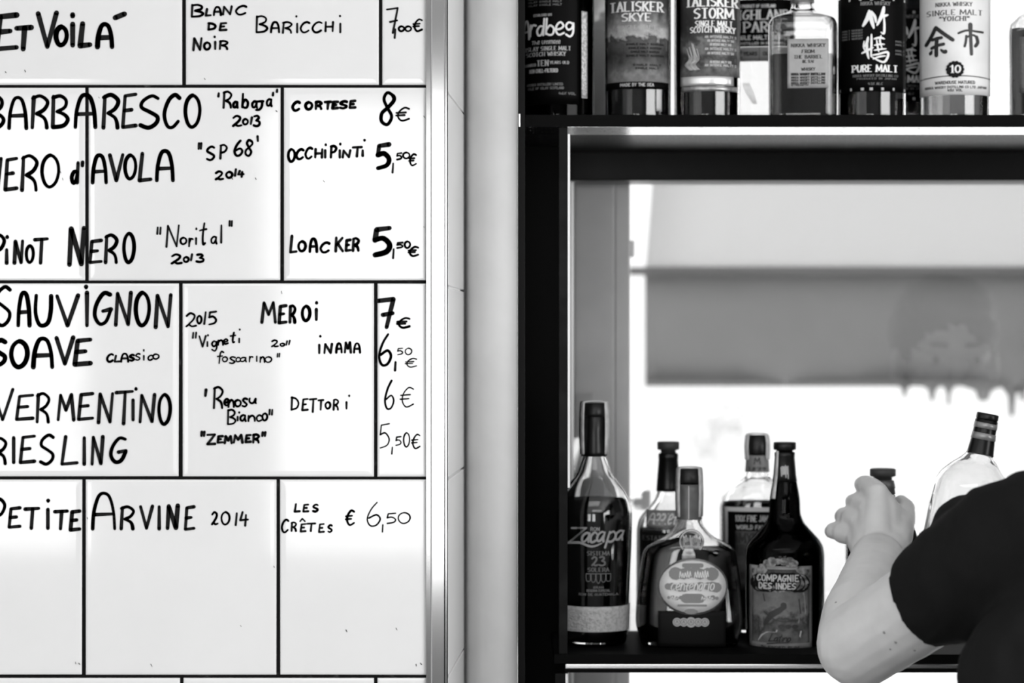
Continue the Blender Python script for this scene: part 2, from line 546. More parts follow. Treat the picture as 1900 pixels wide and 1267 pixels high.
# ------------------------------------------------------------------ handwriting on the tiles
# word: (pen width, [(letter, x0, x1, y0, y1), ...]) in the picture's own pixels on the wall plane
HW = [
    (10, [('E', -6, 31, 28, 91), ('T', 31, 58, 51, 91)]),
    (9.5, [('V', 71, 105, 24, 87), ('O', 104, 124, 50, 84), ('i', 131, 139, 45, 84), ('.', 133, 137, -38, 30), ('L', 149, 167, 44, 85), ('A', 181, 208, 45, 87)]),
    (4.4, [('B', 356, 377, 9, 31), ('L', 382, 391, 17, 29), ('A', 397, 410, 13, 28), ('N', 414, 430, 12, 27), ('C', 438, 457, 11, 27)]),
    (4.4, [('D', 387, 400, 43, 55), ('E', 408, 420, 43, 56)]),
    (4.4, [('N', 359, 374, 71, 93), ('O', 379, 390, 79, 92), ('i', 397, 402, 78, 91), ('.', 396, 401, 50, 68.5), ('R', 408, 423, 76, 91)]),
    (4, [('B', 476, 496, 30, 60), ('A', 503, 518, 41, 60), ('R', 525, 542, 41, 61), ('i', 549, 554, 44, 60), ('.', 548, 552, 10, 31), ('C', 558, 574, 41, 60), ('C', 580, 597, 41, 60), ('H', 604, 618, 41, 58), ('i', 629, 634, 44, 60), ('.', 629, 633, 10, 30)]),
    (3.8, [('7', 718, 738, 15, 61), (',', 730, 736, -10, 60), ('0', 740, 750, 49, 58), ('0', 752, 763, 49, 58), ('€', 767, 783, 36, 58)]),
    (7.4, [('B', -22, 7, 178, 238), ('A', 17, 49, 181, 238), ('R', 60, 90, 178, 237), ('B', 98, 126, 178, 236), ('A', 140, 177, 176, 236), ('R', 192, 221, 176, 237), ('E', 228, 252, 175, 236), ('S', 260, 295, 178, 237), ('C', 305, 333, 176, 236), ('O', 344, 371, 177, 236)]),
    (4.6, [("'", 403, 409, 173, 190), ('R', 415, 430, 170, 200), ('a', 433, 441, 189, 200), ('b', 450, 460, 174, 200), ('a', 468, 477, 188, 200), ('j', 474, 489, 188, 204), ('a', 495, 504, 184, 197), ("'", 504, 510, 172, 186), ("'", 512, 517, 166, 178)]),
    (4.6, [('2', 432, 448, 215, 234), ('0', 451, 460, 221, 231), ('1', 464, 469, 218, 230), ('3', 471, 482, 215, 234)]),
    (5.6, [('C', 543, 556, 189, 205), ('O', 567, 579, 190, 203), ('R', 586, 597, 189, 202), ('T', 603, 614, 189, 202), ('E', 617, 627, 189, 201), ('S', 631, 644, 188, 201), ('E', 649, 659, 187, 200)]),
    (7, [('8', 706, 732, 172, 231)]),
    (4, [('€', 735, 759, 200, 224)]),
    (6.8, [('N', -32, 2, 294, 347), ('E', 10, 31, 294, 352), ('R', 41, 70, 289, 353), ('O', 78, 109, 288, 347), ('d', 133, 145, 302, 339), ("'", 151, 156, 301, 320)]),
    (7, [('A', 172, 197, 288, 339), ('V', 204, 228, 287, 335), ('O', 232, 252, 288, 332), ('L', 259, 280, 285, 335), ('A', 291, 321, 280, 335)]),
    (4.4, [('"', 368, 375, 266, 300), ('S', 384, 398, 272, 297), ('P', 409, 421, 269, 294), ('6', 435, 450, 261, 289), ('8', 455, 469, 260, 289), ("'", 481, 475, 253, 278)]),
    (4.6, [('2', 400, 414, 318, 333), ('0', 420, 431, 319, 330), ('1', 435, 439, 314, 326), ('4', 442, 452, 317, 328)]),
    (5, [('O', 535, 547, 277, 300), ('C', 550, 563, 277, 295), ('C', 567, 579, 274, 294), ('H', 585, 598, 277, 292), ('i', 601, 606, 279, 292), ('.', 602, 607, 240, 269), ('P', 614, 624, 271, 292), ('i', 628, 633, 279, 292), ('.', 629, 634, 240, 268), ('N', 636, 650, 279, 292), ('T', 655, 671, 273, 290), ('i', 671, 675, 279, 289), ('.', 674, 679, 240, 261)]),
    (8.6, [('5', 699, 722, 268, 312)]),
    (3.6, [(',', 726, 732, 235, 309), ('5', 736, 745, 284, 296), ('0', 748, 760, 283, 294), ('€', 759, 772, 286, 307)]),
    (6.6, [('P', -12, 8, 436, 488), ('i', 10, 15, 463, 488), ('.', 11, 16, 400, 440), ('N', 27, 42, 447, 488), ('O', 49, 62, 456, 487), ('T', 65, 88, 443, 488)]),
    (8.6, [('N', 129, 156, 423, 491)]),
    (6.6, [('E', 167, 188, 446, 487), ('R', 196, 218, 436, 487), ('O', 230, 249, 433, 487)]),
    (3.8, [('"', 291, 300, 422, 462), ('N', 309, 332, 418, 458), ('o', 335, 346, 441, 453), ('r', 351, 358, 442, 457), ('i', 362, 366, 442, 453), ('.', 363, 366, 390, 425), ('t', 371, 383, 414, 453), ('a', 392, 402, 439, 452), ('l', 408, 413, 418, 450), ('"', 425, 432, 410, 440)]),
    (4.4, [('2', 318, 337, 472, 489), ('0', 341, 350, 477, 486), ('1', 353, 358, 472, 483), ('3', 365, 378, 472, 486)]),
    (5.4, [('L', 539, 550, 438, 468), ('O', 554, 567, 448, 466), ('A', 575, 588, 443, 467), ('C', 595, 611, 450, 468), ('K', 623, 636, 441, 466), ('E', 642, 650, 445, 465), ('R', 655, 666, 442, 465)]),
    (9.4, [('5', 693, 723, 423, 473)]),
    (3.8, [(',', 727, 733, 395, 468), ('5', 736, 747, 450, 460), ('0', 751, 761, 448, 460), ('€', 758, 776, 458, 475)]),
    (7.6, [('S', -8, 20, 532, 604), ('A', 34, 55, 543, 604), ('U', 66, 95, 548, 604), ('V', 106, 145, 548, 604), ('i', 158, 165, 543, 604), ('.', 157, 163, 480, 534), ('G', 176, 206, 543, 602), ('N', 215, 243, 543, 603), ('O', 252, 277, 543, 604), ('N', 289, 317, 547, 607)]),
    (8.4, [('S', -14, 11, 631, 677), ('O', 21, 51, 633, 681), ('A', 62, 97, 628, 681), ('V', 105, 136, 626, 675), ('E', 139, 168, 630, 676)]),
    (4.2, [('C', 199, 210, 657, 671), ('L', 213, 222, 660, 671), ('A', 225, 238, 656, 671), ('S', 241, 249, 658, 669)]),
    (3.2, [('S', 252, 260, 656, 668), ('i', 265, 269, 660, 668), ('.', 265, 269, 600, 651), ('C', 275, 283, 659, 668), ('O', 284, 295, 657, 666)]),
    (6.2, [('V', -14, 24, 722, 779), ('E', 31, 61, 733, 778), ('R', 69, 92, 730, 783), ('M', 108, 137, 732, 779), ('E', 146, 172, 730, 778), ('N', 183, 209, 730, 784), ('T', 216, 246, 726, 786), ('i', 243, 251, 742, 779), ('.', 250, 255, 690, 722), ('N', 260, 287, 732, 783), ('O', 295, 316, 732, 787)]),
    (6.6, [('R', -10, 12, 813, 860), ('I', 23, 28, 812, 858), ('E', 38, 64, 809, 858), ('S', 75, 100, 807, 861), ('L', 115, 143, 810, 861), ('I', 154, 159, 812, 861), ('N', 171, 191, 810, 861), ('G', 206, 234, 812, 858)]),
    (3.8, [('2', 345, 364, 581, 606), ('0', 366, 374, 586, 600), ('1', 377, 384, 579, 601), ('5', 387, 401, 578, 602)]),
    (6, [('M', 486, 511, 561, 598), ('E', 518, 531, 567, 599), ('R', 538, 548, 567, 598), ('O', 561, 575, 568, 595), ('i', 584, 590, 574, 593), ('.', 585, 590, 530, 562)]),
    (3.4, [('"', 357, 366, 617, 650), ('V', 370, 382, 623, 643), ('i', 383, 387, 634, 642), ('.', 384, 388, 590, 623), ('g', 393, 403, 633, 651), ('n', 405, 414, 631, 640), ('e', 415, 423, 629, 638), ('t', 428, 437, 617, 635), ('i', 442, 446, 628, 635), ('.', 443, 447, 590, 612)]),
    (2.9, [('f', 404, 415, 652, 674), ('o', 413, 422, 662, 671), ('s', 426, 437, 662, 674), ('c', 438, 445, 663, 671), ('a', 446, 457, 663, 671), ('r', 463, 469, 661, 671), ('i', 475, 478, 661, 670), ('n', 483, 491, 662, 672), ('o', 492, 504, 662, 672), ('"', 514, 520, 656, 676)]),
    (3.3, [('2', 504, 516, 631, 643), ('0', 520, 528, 637, 642), ('1', 530, 534, 633, 640), ('1', 535, 539, 632, 639)]),
    (4.6, [('I', 590, 595, 640, 655), ('.', 592, 597, 600, 624), ('N', 602, 616, 638, 655), ('A', 624, 634, 637, 654), ('M', 640, 651, 635, 654), ('A', 657, 668, 637, 654)]),
    (8, [('7', 702, 730, 555, 607)]),
    (4.4, [('€', 737, 760, 590, 608)]),
    (4.6, [('6', 703, 726, 620, 678), (',', 731, 736, 610, 677)]),
    (2.4, [('5', 737, 747, 646, 658), ('0', 752, 764, 646, 658), ('€', 752, 773, 665, 681)]),
    (3.8, [('6', 714, 731, 706, 759)]),
    (2.9, [('€', 743, 767, 719, 755)]),
    (5.4, [("'", 376, 389, 723, 755)]),
    (4.2, [('R', 397, 414, 718, 757), ('e', 416, 425, 740, 752), ('n', 424, 434, 742, 755), ('o', 436, 447, 742, 754), ('s', 450, 459, 739, 754), ('u', 463, 475, 739, 748)]),
    (3.8, [('B', 423, 437, 760, 787), ('i', 439, 443, 773, 780), ('.', 442, 446, 740, 766), ('a', 446, 456, 770, 781), ('n', 461, 473, 771, 781), ('c', 476, 485, 770, 781), ('o', 487, 496, 767, 780), ('"', 499, 507, 760, 790)]),
    (4, [('D', 541, 554, 737, 760), ('E', 561, 571, 740, 761), ('T', 575, 587, 740, 764), ('T', 591, 600, 742, 760), ('O', 604, 613, 746, 758), ('R', 619, 628, 741, 760), ('i', 640, 646, 746, 758), ('.', 646, 650, 705, 735)]),
    (4.8, [('"', 373, 381, 801, 826), ('Z', 385, 399, 806, 824), ('E', 404, 413, 809, 821), ('M', 417, 430, 809, 822), ('M', 434, 450, 807, 821), ('E', 456, 465, 807, 820), ('R', 470, 481, 806, 821), ('"', 486, 494, 802, 824)]),
    (2.9, [('5', 704, 722, 786, 831), (',', 725, 730, 780, 834), ('5', 734, 744, 810, 826), ('0', 749, 760, 803, 829), ('€', 764, 779, 806, 832)]),
    (6.8, [('P', -12, 9, 926, 983), ('E', 17, 37, 942, 978), ('T', 47, 72, 943, 980), ('i', 86, 92, 945, 980), ('.', 87, 92, 890, 930), ('T', 102, 125, 948, 981), ('E', 131, 148, 948, 983)]),
    (6.4, [('A', 172, 213, 915, 981), ('R', 225, 249, 940, 981), ('V', 261, 283, 939, 980), ('I', 293, 298, 940, 981)]),
    (8, [('N', 311, 330, 938, 980)]),
    (6.4, [('E', 344, 360, 940, 982)]),
    (4, [('2', 393, 404, 950, 973), ('0', 411, 426, 950, 973), ('1', 436, 441, 952, 974), ('4', 446, 460, 950, 975)]),
    (4.2, [('L', 547, 556, 935, 949), ('E', 563, 572, 936, 949), ('S', 581, 590, 936, 949)]),
    (3.8, [('C', 523, 535, 964, 987), ('R', 541, 550, 969, 985), ('E', 558, 567, 972, 986), ('T', 570, 585, 971, 985), ('E', 592, 601, 972, 987), ('S', 609, 616, 974, 987)]),
    (4, [('€', 642, 657, 947, 974)]),
    (3, [('6', 681, 706, 932, 976), (',', 708, 712, 920, 978), ('5', 717, 734, 952, 971), ('0', 739, 761, 951, 971)]),
]


def on_wall(x, y):
    p = P(x, y, TW)
    return (p.x, TW - .00045, p.z)


for pw, letters in HW:
    ink = Ink(5)
    for ch, x0, x1, y0, y1 in letters:
        ink.glyph(ch, x0, x1, y0, y1, pw, jit=.14)
    if letters[0][:2] == ('V', 71):
        ink.stroke([(214, 33), (231, 26)], 10)
    if letters[0][:2] == ('C', 523):
        ink.stroke([(557, 967), (561, 962), (566, 967)], 3)
    ink.build('handwritten_word', on_wall, M_ink, wall)
ink = Ink()
for x, y in ((10, 133), (46, 130), (379, 145), (430, 330), (474, 330), (157, 945), (162, 960), (446, 1160), (642, 1168), (735, 1165), (780, 1230), (772, 1232), (508, 1050), (140, 1228), (146, 1230), (280, 1232), (183, 180), (112, 318), (116, 330), (512, 205), (600, 335), (786, 215), (786, 420), (522, 540)):
    ink.stroke([(x, y), (x + random.uniform(.5, 2.5), y + random.uniform(2, 5))], random.uniform(.8, 1.5))
ink.build('marker_fleck', on_wall, M_ink, wall)

# ------------------------------------------------------------------ corner profile, tiled return and plaster pier
prof = [(790.2, TW + .003), (790.2, TW - .0022), (791, TW - .003), (799, TW - .0032), (800.5, TW - .0046), (802, TW - .005),
        (824, TW - .005), (826, TW - .0042), (826.5, TW - .001), (829, TW - .001), (831, TW + .0005), (831.5, TW + .008), (815, TW + .01)]
trim = prism('trim_1', [(X(px, TW), d) for px, d in prof], 0, 2.98, M_alu)
trim['kind'] = 'structure'

RA = Vector((X(832, TW + .006), TW + .006, 0))
RB = Vector((X(862.5, 2.70), 2.70, 0))
ret = prism('wall_return', [(RA.x - .004, RA.y), (RB.x - .004, RB.y), (RB.x - .03, RB.y), (RA.x - .03, RA.y)], 0, 2.98,
            mat('pale_grout', .8, .7))
ret['kind'] = 'structure'
dv = (RB - RA)
nrm = Vector((dv.y, -dv.x, 0)).normalized()
M_ret = mat('white_return_tile', .92, .18, 0, .5, noise=(9, .88, .35, .7))
zs = [Z(y, TW) for y in (-930, -562, -195, 172, 531, 889, 1256, 1622, 1990, 2360)]
for za, zb in zip(zs[:-1], zs[1:]):
    bm = bmesh.new()
    bx(bm, .0008, dv.length - .0005, -.006, 0.0, zb + .0011, za - .0011, .0012)
    o = from_bm('tile', bm, M_ret, ret)
    o.matrix_basis = Matrix.Translation(RA) @ Matrix((( dv.normalized().x, -nrm.x, 0, 0), (dv.normalized().y, -nrm.y, 0, 0), (0, 0, 1, 0), (0, 0, 0, 1))) @ Matrix.Diagonal((1, -1, 1, 1))

pl = []
for px, d in ((855, 2.735), (860, 2.712), (863.5, 2.697), (868, 2.685), (875, 2.674), (885, 2.666), (898, 2.660), (914, 2.657), (930, 2.657), (944, 2.661), (953, 2.667), (958, 2.675), (959.5, 2.684)):
    pl.append((X(px, d), d))
prof = pl + [(X(959.5, 2.684), 3.12), (-.3, 3.12), (-.3, 2.735)]
pier = prism('wall_pier', prof, 0, 2.98, M_plaster)
pier['kind'] = 'structure'
for p in pier.data.polygons:
    if abs(p.normal.z) < .5 and p.normal.y < -.2:
        p.use_smooth = True

# ------------------------------------------------------------------ window behind the shelves
WX1 = 2.45
win = empty('window_1', (X(1058, 3.05), 3.05, 0.85))
win['kind'] = 'structure'


def wbox(name, x0, x1, y0, y1, z0, z1, m, bev=0.0):
    o = box(name, x0, x1, y0, y1, z0, z1, m, None, bev)
    o.parent = win
    o.matrix_parent_inverse = Matrix.Translation(-win.location)
    return o


SF = 2.75                                       # front of the shelf unit
SB = 2.975
ZU = Z(213, SF)
ZL = Z(1214, SF)
zt0, zt1 = Z(335, 3.05), ZU - .001
WJ = X(1053, 3.05)
wbox('jamb', .0065, WJ, 3.05, 3.18, .85, 2.9, M_blackm)
wbox('transom', WJ + .0005, WX1, 3.05, 3.128, zt0, zt1, M_black, .0015)
wbox('sill', WJ + .0005, WX1, 3.03, 3.18, .85, .93, M_black, .002)
wbox('head', WJ + .0005, WX1, 3.05, 3.18, 2.55, 2.9, M_blackm)
wbox('glint_bead', X(1054.5, 3.05), X(1058.5, 3.05), 3.045, 3.09, .931, zt0 - .0005, M_glint)  # white beads paint in the bright glint of the frame edge
wbox('glint_bead', X(1060, 3.07), X(1064.5, 3.07), 3.07, 3.115, .931, zt0 - .0005, M_glint)
wbox('pane', WJ + .0005, WX1, WALL_GLASS, WALL_GLASS + .001, .931, zt0 + .004, M_pane)
wbox('pane', WJ + .0005, WX1, WALL_GLASS, WALL_GLASS + .001, zt1 - .004, 2.55, M_pane)
wbox('post', X(1064, 3.15), X(1140, 3.15), 3.135, 3.21, .931, 2.55, M_post, .003)
wbox('post', X(1141, 3.15), X(1168, 3.15), 3.138, 3.21, .931, 2.55, M_post, .002)
wbox('latch', X(1166, 3.19), X(1176, 3.19), 3.17, 3.2, Z(478, 3.19), Z(446, 3.19), M_post, .003)
wbox('latch', X(1166, 3.19), X(1204, 3.19), 3.175, 3.2, Z(944, 3.19), Z(922, 3.19), M_post, .003)
wbox('latch', X(1189, 3.19), X(1205, 3.19), 3.17, 3.174, Z(944, 3.19), Z(908, 3.19), M_post, .001)

box('wall_window_right', WX1, X_RIGHT, 3.05, 3.18, 0, 2.98, M_dim)['kind'] = 'structure'
box('wall_window_base', .0065, WX1, 3.05, 3.18, 0, .85, M_dim)['kind'] = 'structure'
box('wall_window_head', .0065, WX1, 3.05, 3.18, 2.9, 2.98, M_dim)['kind'] = 'structure'

# ------------------------------------------------------------------ steel bottle shelf
unit = empty('bottle_shelf', (X(1000, SF), SF, 0))
tag(unit, 'black steel shelf unit holding the bottles in front of the window', 'shelf')


def ubox(name, x0, x1, y0, y1, z0, z1, m, bev=0.0):
    o = box(name, x0, x1, y0, y1, z0, z1, m, None, bev)
    o.parent = unit
    o.matrix_parent_inverse = Matrix.Translation(-unit.location)
    return o


XE = 2.2
ubox('side_panel', X(960.5, SF), X(974, SF), SF, SB, 0, 2.5, mat('dark_steel_flat', .007, .6, 0, .1), .0008)
ubox('back_panel', X(974, SF) + .0004, X(1052, 2.96), 2.955, 2.963, 0, 2.5, M_blackm)
M_shelf = mat('glossy_black_shelf', .003, .28, 0, .10, noise=(420, .55, .645, .68))
M_lip = mat('bare_steel_lip', .62, .14, 1.0, .5, noise=(240, .3, .6, .66), bump=(300, .04))
xa, xb = X(974, SF) + .0004, XE
zf = ZU - .0135                          # folded front lip, then the flat underside
prof = ((SF, ZU), (SF, zf), (SF + .034, zf - .0055), (3.048, zf - .006), (3.048, ZU))
n = len(prof)
me = bpy.data.meshes.new('upper_shelf_board')
me.from_pydata([(x, y, z) for x in (xa, xb) for y, z in prof], [],
               [tuple(range(n)), tuple(range(2 * n - 1, n - 1, -1))] + [(i, n + i, n + (i + 1) % n, (i + 1) % n) for i in range(n)])
o = link('upper_shelf_board', me, M_shelf, unit)
me.materials.append(M_blackm)
me.polygons[2].material_index = 1       # plain front edge
o.matrix_parent_inverse = Matrix.Translation(-unit.location)
me = bpy.data.meshes.new('shelf_lip')
lp = ((SF + .0006, zf - .0004), (SF + .034, zf - .0064), (SF + .034, zf - .0058), (SF + .0006, zf + .0002))
me.from_pydata([(x, y, z) for x in (X(1053, SF), xb) for y, z in lp], [],
               [(0, 1, 2, 3), (7, 6, 5, 4)] + [(i, 4 + i, 4 + (i + 1) % 4, (i + 1) % 4) for i in range(4)])
o = link('shelf_lip', me, M_lip, unit)
o.matrix_parent_inverse = Matrix.Translation(-unit.location)
M_post2 = mat('black_shelf_post', .004, .5, 0, .1, noise=(25, .012, .5, .7))
ubox('upright', X(1037, SF + .004), X(1053, SF + .004), SF + .004, SF + .018, ZL - .0001, ZU - .0136, M_post2, .0005)
ubox('upright', X(1030, SF + .004), X(1048, SF + .004), SF + .004, SF + .018, 0, ZL - .0225, M_post2, .0005)
ubox('upright', XE, XE + .012, SF, SB, 0, 2.5, M_blackm)
ubox('glint_strip', X(1053.6, SF + .004), X(1057.6, SF + .004), SF + .004, SF + .009, Z(905, SF), ZU - .0215, M_glint)  # highlight along the upright's edge, painted as a white strip
ubox('lower_shelf_board', X(1028, SF), XE, SF, SB, ZL - .0105, ZL, M_blackm, .0006)
ubox('steel_lip', X(1049, SF), XE, SF + .001, SF + .02, ZL - .0165, ZL - .0112, M_edge, .0012)
ubox('lower_rail', X(1049, SF), XE, SF + .002, SF + .02, ZL - .021, ZL - .0168, M_blackm)
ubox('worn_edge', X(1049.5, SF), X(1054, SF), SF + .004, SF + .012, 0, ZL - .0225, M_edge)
ubox('bolt', X(962, SF), X(965, SF), SF - .003, SF + .002, ZU - .014, ZU + .001, M_edge, .0005)

# ------------------------------------------------------------------ bottles
M_clear = glass('clear_glass', .97, 1.48)
M_dglass = glass('dark_bottle_glass', .16, 1.5)
M_rum = glass('dark_rum', .045, 1.36)
M_whisky = glass('whisky', .36, 1.36)
M_whisky_d = glass('deep_whisky', .075, 1.36)
M_cap = mat('black_bottle_cap', .006, .35, 0, .3)
M_caps = mat('black_capsule', .004, .3, 0, .3, bump=(90, .15))
M_strip = mat('pale_tax_strip', .62, .5, noise=(80, .4, .45, .7), bump=(120, .3))
M_pgrey = mat('grey_print', .42, .5)
M_plight = mat('light_print', .78, .45)
M_pdim = mat('dim_print', .13, .5)
M_pblack = mat('black_print', .006, .5)
M_silver = mat('silver_foil_print', .85, .3, 1.0)
M_lblack = mat('black_label_paper', .002, .5, 0, .05)
M_ldark = mat('dark_label_paper', .008, .5, 0, .08)
M_lwhite = mat('white_label_paper', .74, .5, noise=(30, .66, .4, .7))
M_lgrey = mat('grey_label_paper', .30, .55, noise=(60, .27, .4, .7))


def pchip(pts, n=5):
    """smooth monotone curve through (y, a, b, ...) rows"""
    out = []
    k = len(pts)
    nv = len(pts[0])

    def slope(i, a):
        if i == 0 or i == k - 1:
            j = min(i, k - 2)
            return (pts[j + 1][a] - pts[j][a]) / (pts[j + 1][0] - pts[j][0])
        h0, h1 = pts[i][0] - pts[i - 1][0], pts[i + 1][0] - pts[i][0]
        d0, d1 = (pts[i][a] - pts[i - 1][a]) / h0, (pts[i + 1][a] - pts[i][a]) / h1
        if d0 * d1 <= 0:
            return 0.0
        return 2 * d0 * d1 / (d0 + d1)
    for i in range(k - 1):
        h = pts[i + 1][0] - pts[i][0]
        m = max(1, min(n, int(abs(h) / 3) + 1))
        for s in range(m):
            t = s / m
            row = [pts[i][0] + h * t]
            for a in range(1, nv):
                h00, h10 = 2 * t ** 3 - 3 * t * t + 1, t ** 3 - 2 * t * t + t
                h01, h11 = -2 * t ** 3 + 3 * t * t, t ** 3 - t * t
                row.append(h00 * pts[i][a] + h10 * h * slope(i, a) + h01 * pts[i + 1][a] + h11 * h * slope(i + 1, a))
            out.append(tuple(row))
    out.append(tuple(pts[-1]))
    return out


def ring(r, k, n, z, seg):
    """outline with half-width r, depth ratio k, roundness exponent n"""
    o = []
    for i in range(seg):
        a = 2 * math.pi * i / seg
        c, s = math.cos(a), math.sin(a)
        e = 2.0 / n
        o.append((r * math.copysign(abs(c) ** e, c), r * k * math.copysign(abs(s) ** e, s), z))
    return o


def loft(name, rings, m, parent, smooth=True, closed=True):
    v = []
    f = []
    seg = len(rings[0])
    for r in rings:
        v += r
    for i in range(len(rings) - 1):
        for j in range(seg):
            a, b = i * seg + j, i * seg + (j + 1) % seg
            f.append((a, b, b + seg, a + seg))
    if closed:
        f.append(tuple(range(seg - 1, -1, -1)))
        b = (len(rings) - 1) * seg
        f.append(tuple(range(b, b + seg)))
    bm = bmesh.new()
    bv = [bm.verts.new(c) for c in v]
    for q in f:
        bm.faces.new([bv[i] for i in q])
    bmesh.ops.recalc_face_normals(bm, faces=bm.faces[:])
    for fc in bm.faces:
        fc.smooth = smooth and len(fc.verts) == 4
    me = bpy.data.meshes.new(name)
    bm.to_mesh(me)
    bm.free()
    return link(name, me, m, parent)


class Bottle:
    """a bottle given by its outline in picture pixels at distance d, standing on height base_z.
    prof rows: (y px, half width px[, depth ratio, roundness])"""

    def __init__(self, name, label, cx, d, base_z, prof, gmat, lmat=None, level=None, group=None, turn=0.0, wall=2.6, seg=56, punt=3):
        self.cx, self.d, self.s = cx, d, F / d
        self.yb = 633.5 + (CZ - base_z) * F / d
        x = X(cx, d)
        self.root = empty(name, (x, d, base_z), -math.atan2(x, d) + turn)
        tag(self.root, label, 'bottle', group)
        rows = [(y, h, 1.0, 2.0) if len(rest) == 0 else (y, h) + tuple(rest) for (y, h, *rest) in prof]
        rows = sorted(rows)
        y_last = rows[-1]
        rows = [r for r in rows if r[0] < self.yb - 9]
        hb = y_last[1]
        rows += [(self.yb - 8, hb) + tuple(y_last[2:]), (self.yb - 3.5, hb - 1.2) + tuple(y_last[2:]), (self.yb, hb - 5) + tuple(y_last[2:])]
        self.rows = pchip(rows)
        s = self.s
        outer = [ring(h / s, k, n, (self.yb - y) / s, seg) for y, h, k, n in reversed(self.rows)]
        t = wall * s / 1000.0
        inner = [ring(max(h - t, 3) / s, k, n, (self.yb - y) / s, seg) for y, h, k, n in self.rows if y < self.yb - punt - 3]
        self.seg = seg
        loft('glass', outer + inner, gmat, self.root)
        if lmat is not None:
            lq = [ring(max(h - t - .8, 2) / s, k, n, (self.yb - y) / s, seg) for y, h, k, n in reversed(self.rows)
                  if level <= y < self.yb - punt - 4]
            h, k, n = self.at(level)
            lq.append(ring(max(h - t - .8, 2) / s, k, n, (self.yb - level) / s, seg))
            loft('liquid', lq, lmat, self.root)

    def at(self, y):
        R = self.rows
        if y <= R[0][0]:
            return R[0][1:]
        for a, b in zip(R[:-1], R[1:]):
            if a[0] <= y <= b[0]:
                t = (y - a[0]) / max(b[0] - a[0], 1e-6)
                return tuple(a[i] + (b[i] - a[i]) * t for i in (1, 2, 3))
        return R[-1][1:]

    def surf(self, off):
        def fn(x, y):
            h, k, n = self.at(y)
            dx = x - self.cx
            q = min(abs(dx) / h, .985)
            dx = math.copysign(q * h, dx)
            dep = k * h * (1 - q ** n) ** (1 / n)
            nx, ny = dx / h, max(dep / (k * h), .05)
            return (dx / self.s + nx * off, -dep / self.s - ny * off, (self.yb - y) / self.s)
        return fn

    def band(self, name, y0, y1, m, extra=1.0, parent=None, seg=40):
        """closed sleeve around the bottle from y0 to y1"""
        ys = [y0 + (y1 - y0) * i / 6 for i in range(7)]
        rr = []
        for y in reversed(ys):
            h, k, n = self.at(y)
            rr.append(ring((h + extra) / self.s, k, n, (self.yb - y) / self.s, seg))
        for y in ys:
            h, k, n = self.at(y)
            rr.append(ring((h + .15) / self.s, k, n, (self.yb - y) / self.s, seg))
        rr.append(rr[0])
        return loft(name, rr, m, parent or self.root, closed=False)

    def turned(self, name, prof, m, parent=None, seg=40, smooth=True):
        """solid of revolution about the bottle's axis: rows (y px, half width px)"""
        rr = [ring(h / self.s, 1, 2, (self.yb - y) / self.s, seg) for y, h in reversed(prof)]
        return loft(name, rr, m, parent or self.root, smooth)

    def sheet(self, name, x0, x1, y0, y1, m, off=.0004, nx=18, ny=8, parent=None, ell=False, top=None):
        fn = self.surf(off)
        v = []
        f = []
        if ell:
            cx, cy, rx, ry = (x0 + x1) / 2, (y0 + y1) / 2, (x1 - x0) / 2, (y1 - y0) / 2
            v.append(fn(cx, cy))
            N = 36
            for rr in (.35, .7, 1.0):
                for i in range(N):
                    a = 2 * math.pi * i / N
                    v.append(fn(cx + rx * rr * math.cos(a), cy + ry * rr * math.sin(a)))
            for i in range(N):
                j = (i + 1) % N
                f.append((0, 1 + j, 1 + i))
                for q in (0, 1):
                    f.append((1 + q * N + i, 1 + q * N + j, 1 + (q + 1) * N + j, 1 + (q + 1) * N + i))
        else:
            for j in range(ny + 1):
                for i in range(nx + 1):
                    x = x0 + (x1 - x0) * i / nx
                    yt = y0 if top is None else y0 + top(i / nx)
                    v.append(fn(x, yt + (y1 - yt) * j / ny))
            for j in range(ny):
                for i in range(nx):
                    a = j * (nx + 1) + i
                    f.append((a, a + nx + 1, a + nx + 2, a + 1))
        o = pydata(name, v, f, m, parent or self.root, smooth=True)
        sd = o.modifiers.new('paper', 'SOLIDIFY')
        sd.thickness = .0002
        sd.offset = 1
        return o

    def ink(self, ink, m, parent, off=.0008, name='lettering'):
        return ink.build(name, self.surf(off), m, parent)


def art_mat(name, stops, nscale, namt, rough=.4, vertical=True):
    """printed picture: tone bands down the label, broken up by noise"""
    m = bpy.data.materials.new(name)
    m.use_nodes = True
    nt = m.node_tree
    b = nt.nodes['Principled BSDF']
    b.inputs['Roughness'].default_value = rough
    b.inputs['Specular IOR Level'].default_value = .2
    tc = nt.nodes.new('ShaderNodeTexCoord')
    sp = nt.nodes.new('ShaderNodeSeparateXYZ')
    nt.links.new(tc.outputs['Generated'], sp.inputs[0])
    n = nt.nodes.new('ShaderNodeTexNoise')
    n.inputs['Scale'].default_value = nscale
    n.inputs['Detail'].default_value = 5
    nt.links.new(tc.outputs['Object'], n.inputs['Vector'])
    a = nt.nodes.new('ShaderNodeMath')
    a.operation = 'MULTIPLY_ADD'
    a.inputs[1].default_value = namt
    nt.links.new(n.outputs['Fac'], a.inputs[0])
    nt.links.new(sp.outputs['Z'], a.inputs[2])
    s2 = nt.nodes.new('ShaderNodeMath')
    s2.operation = 'SUBTRACT'
    s2.inputs[1].default_value = namt * .5
    nt.links.new(a.outputs[0], s2.inputs[0])
    r = nt.nodes.new('ShaderNodeValToRGB')
    els = r.color_ramp.elements
    while len(els) < len(stops):
        els.new(.5)
    for e, (p, c) in zip(els, stops):
        e.position = p
        e.color = (c, c, c, 1)
    nt.links.new(s2.outputs[0], r.inputs['Fac'])
    nt.links.new(r.outputs['Color'], b.inputs['Base Color'])
    return m


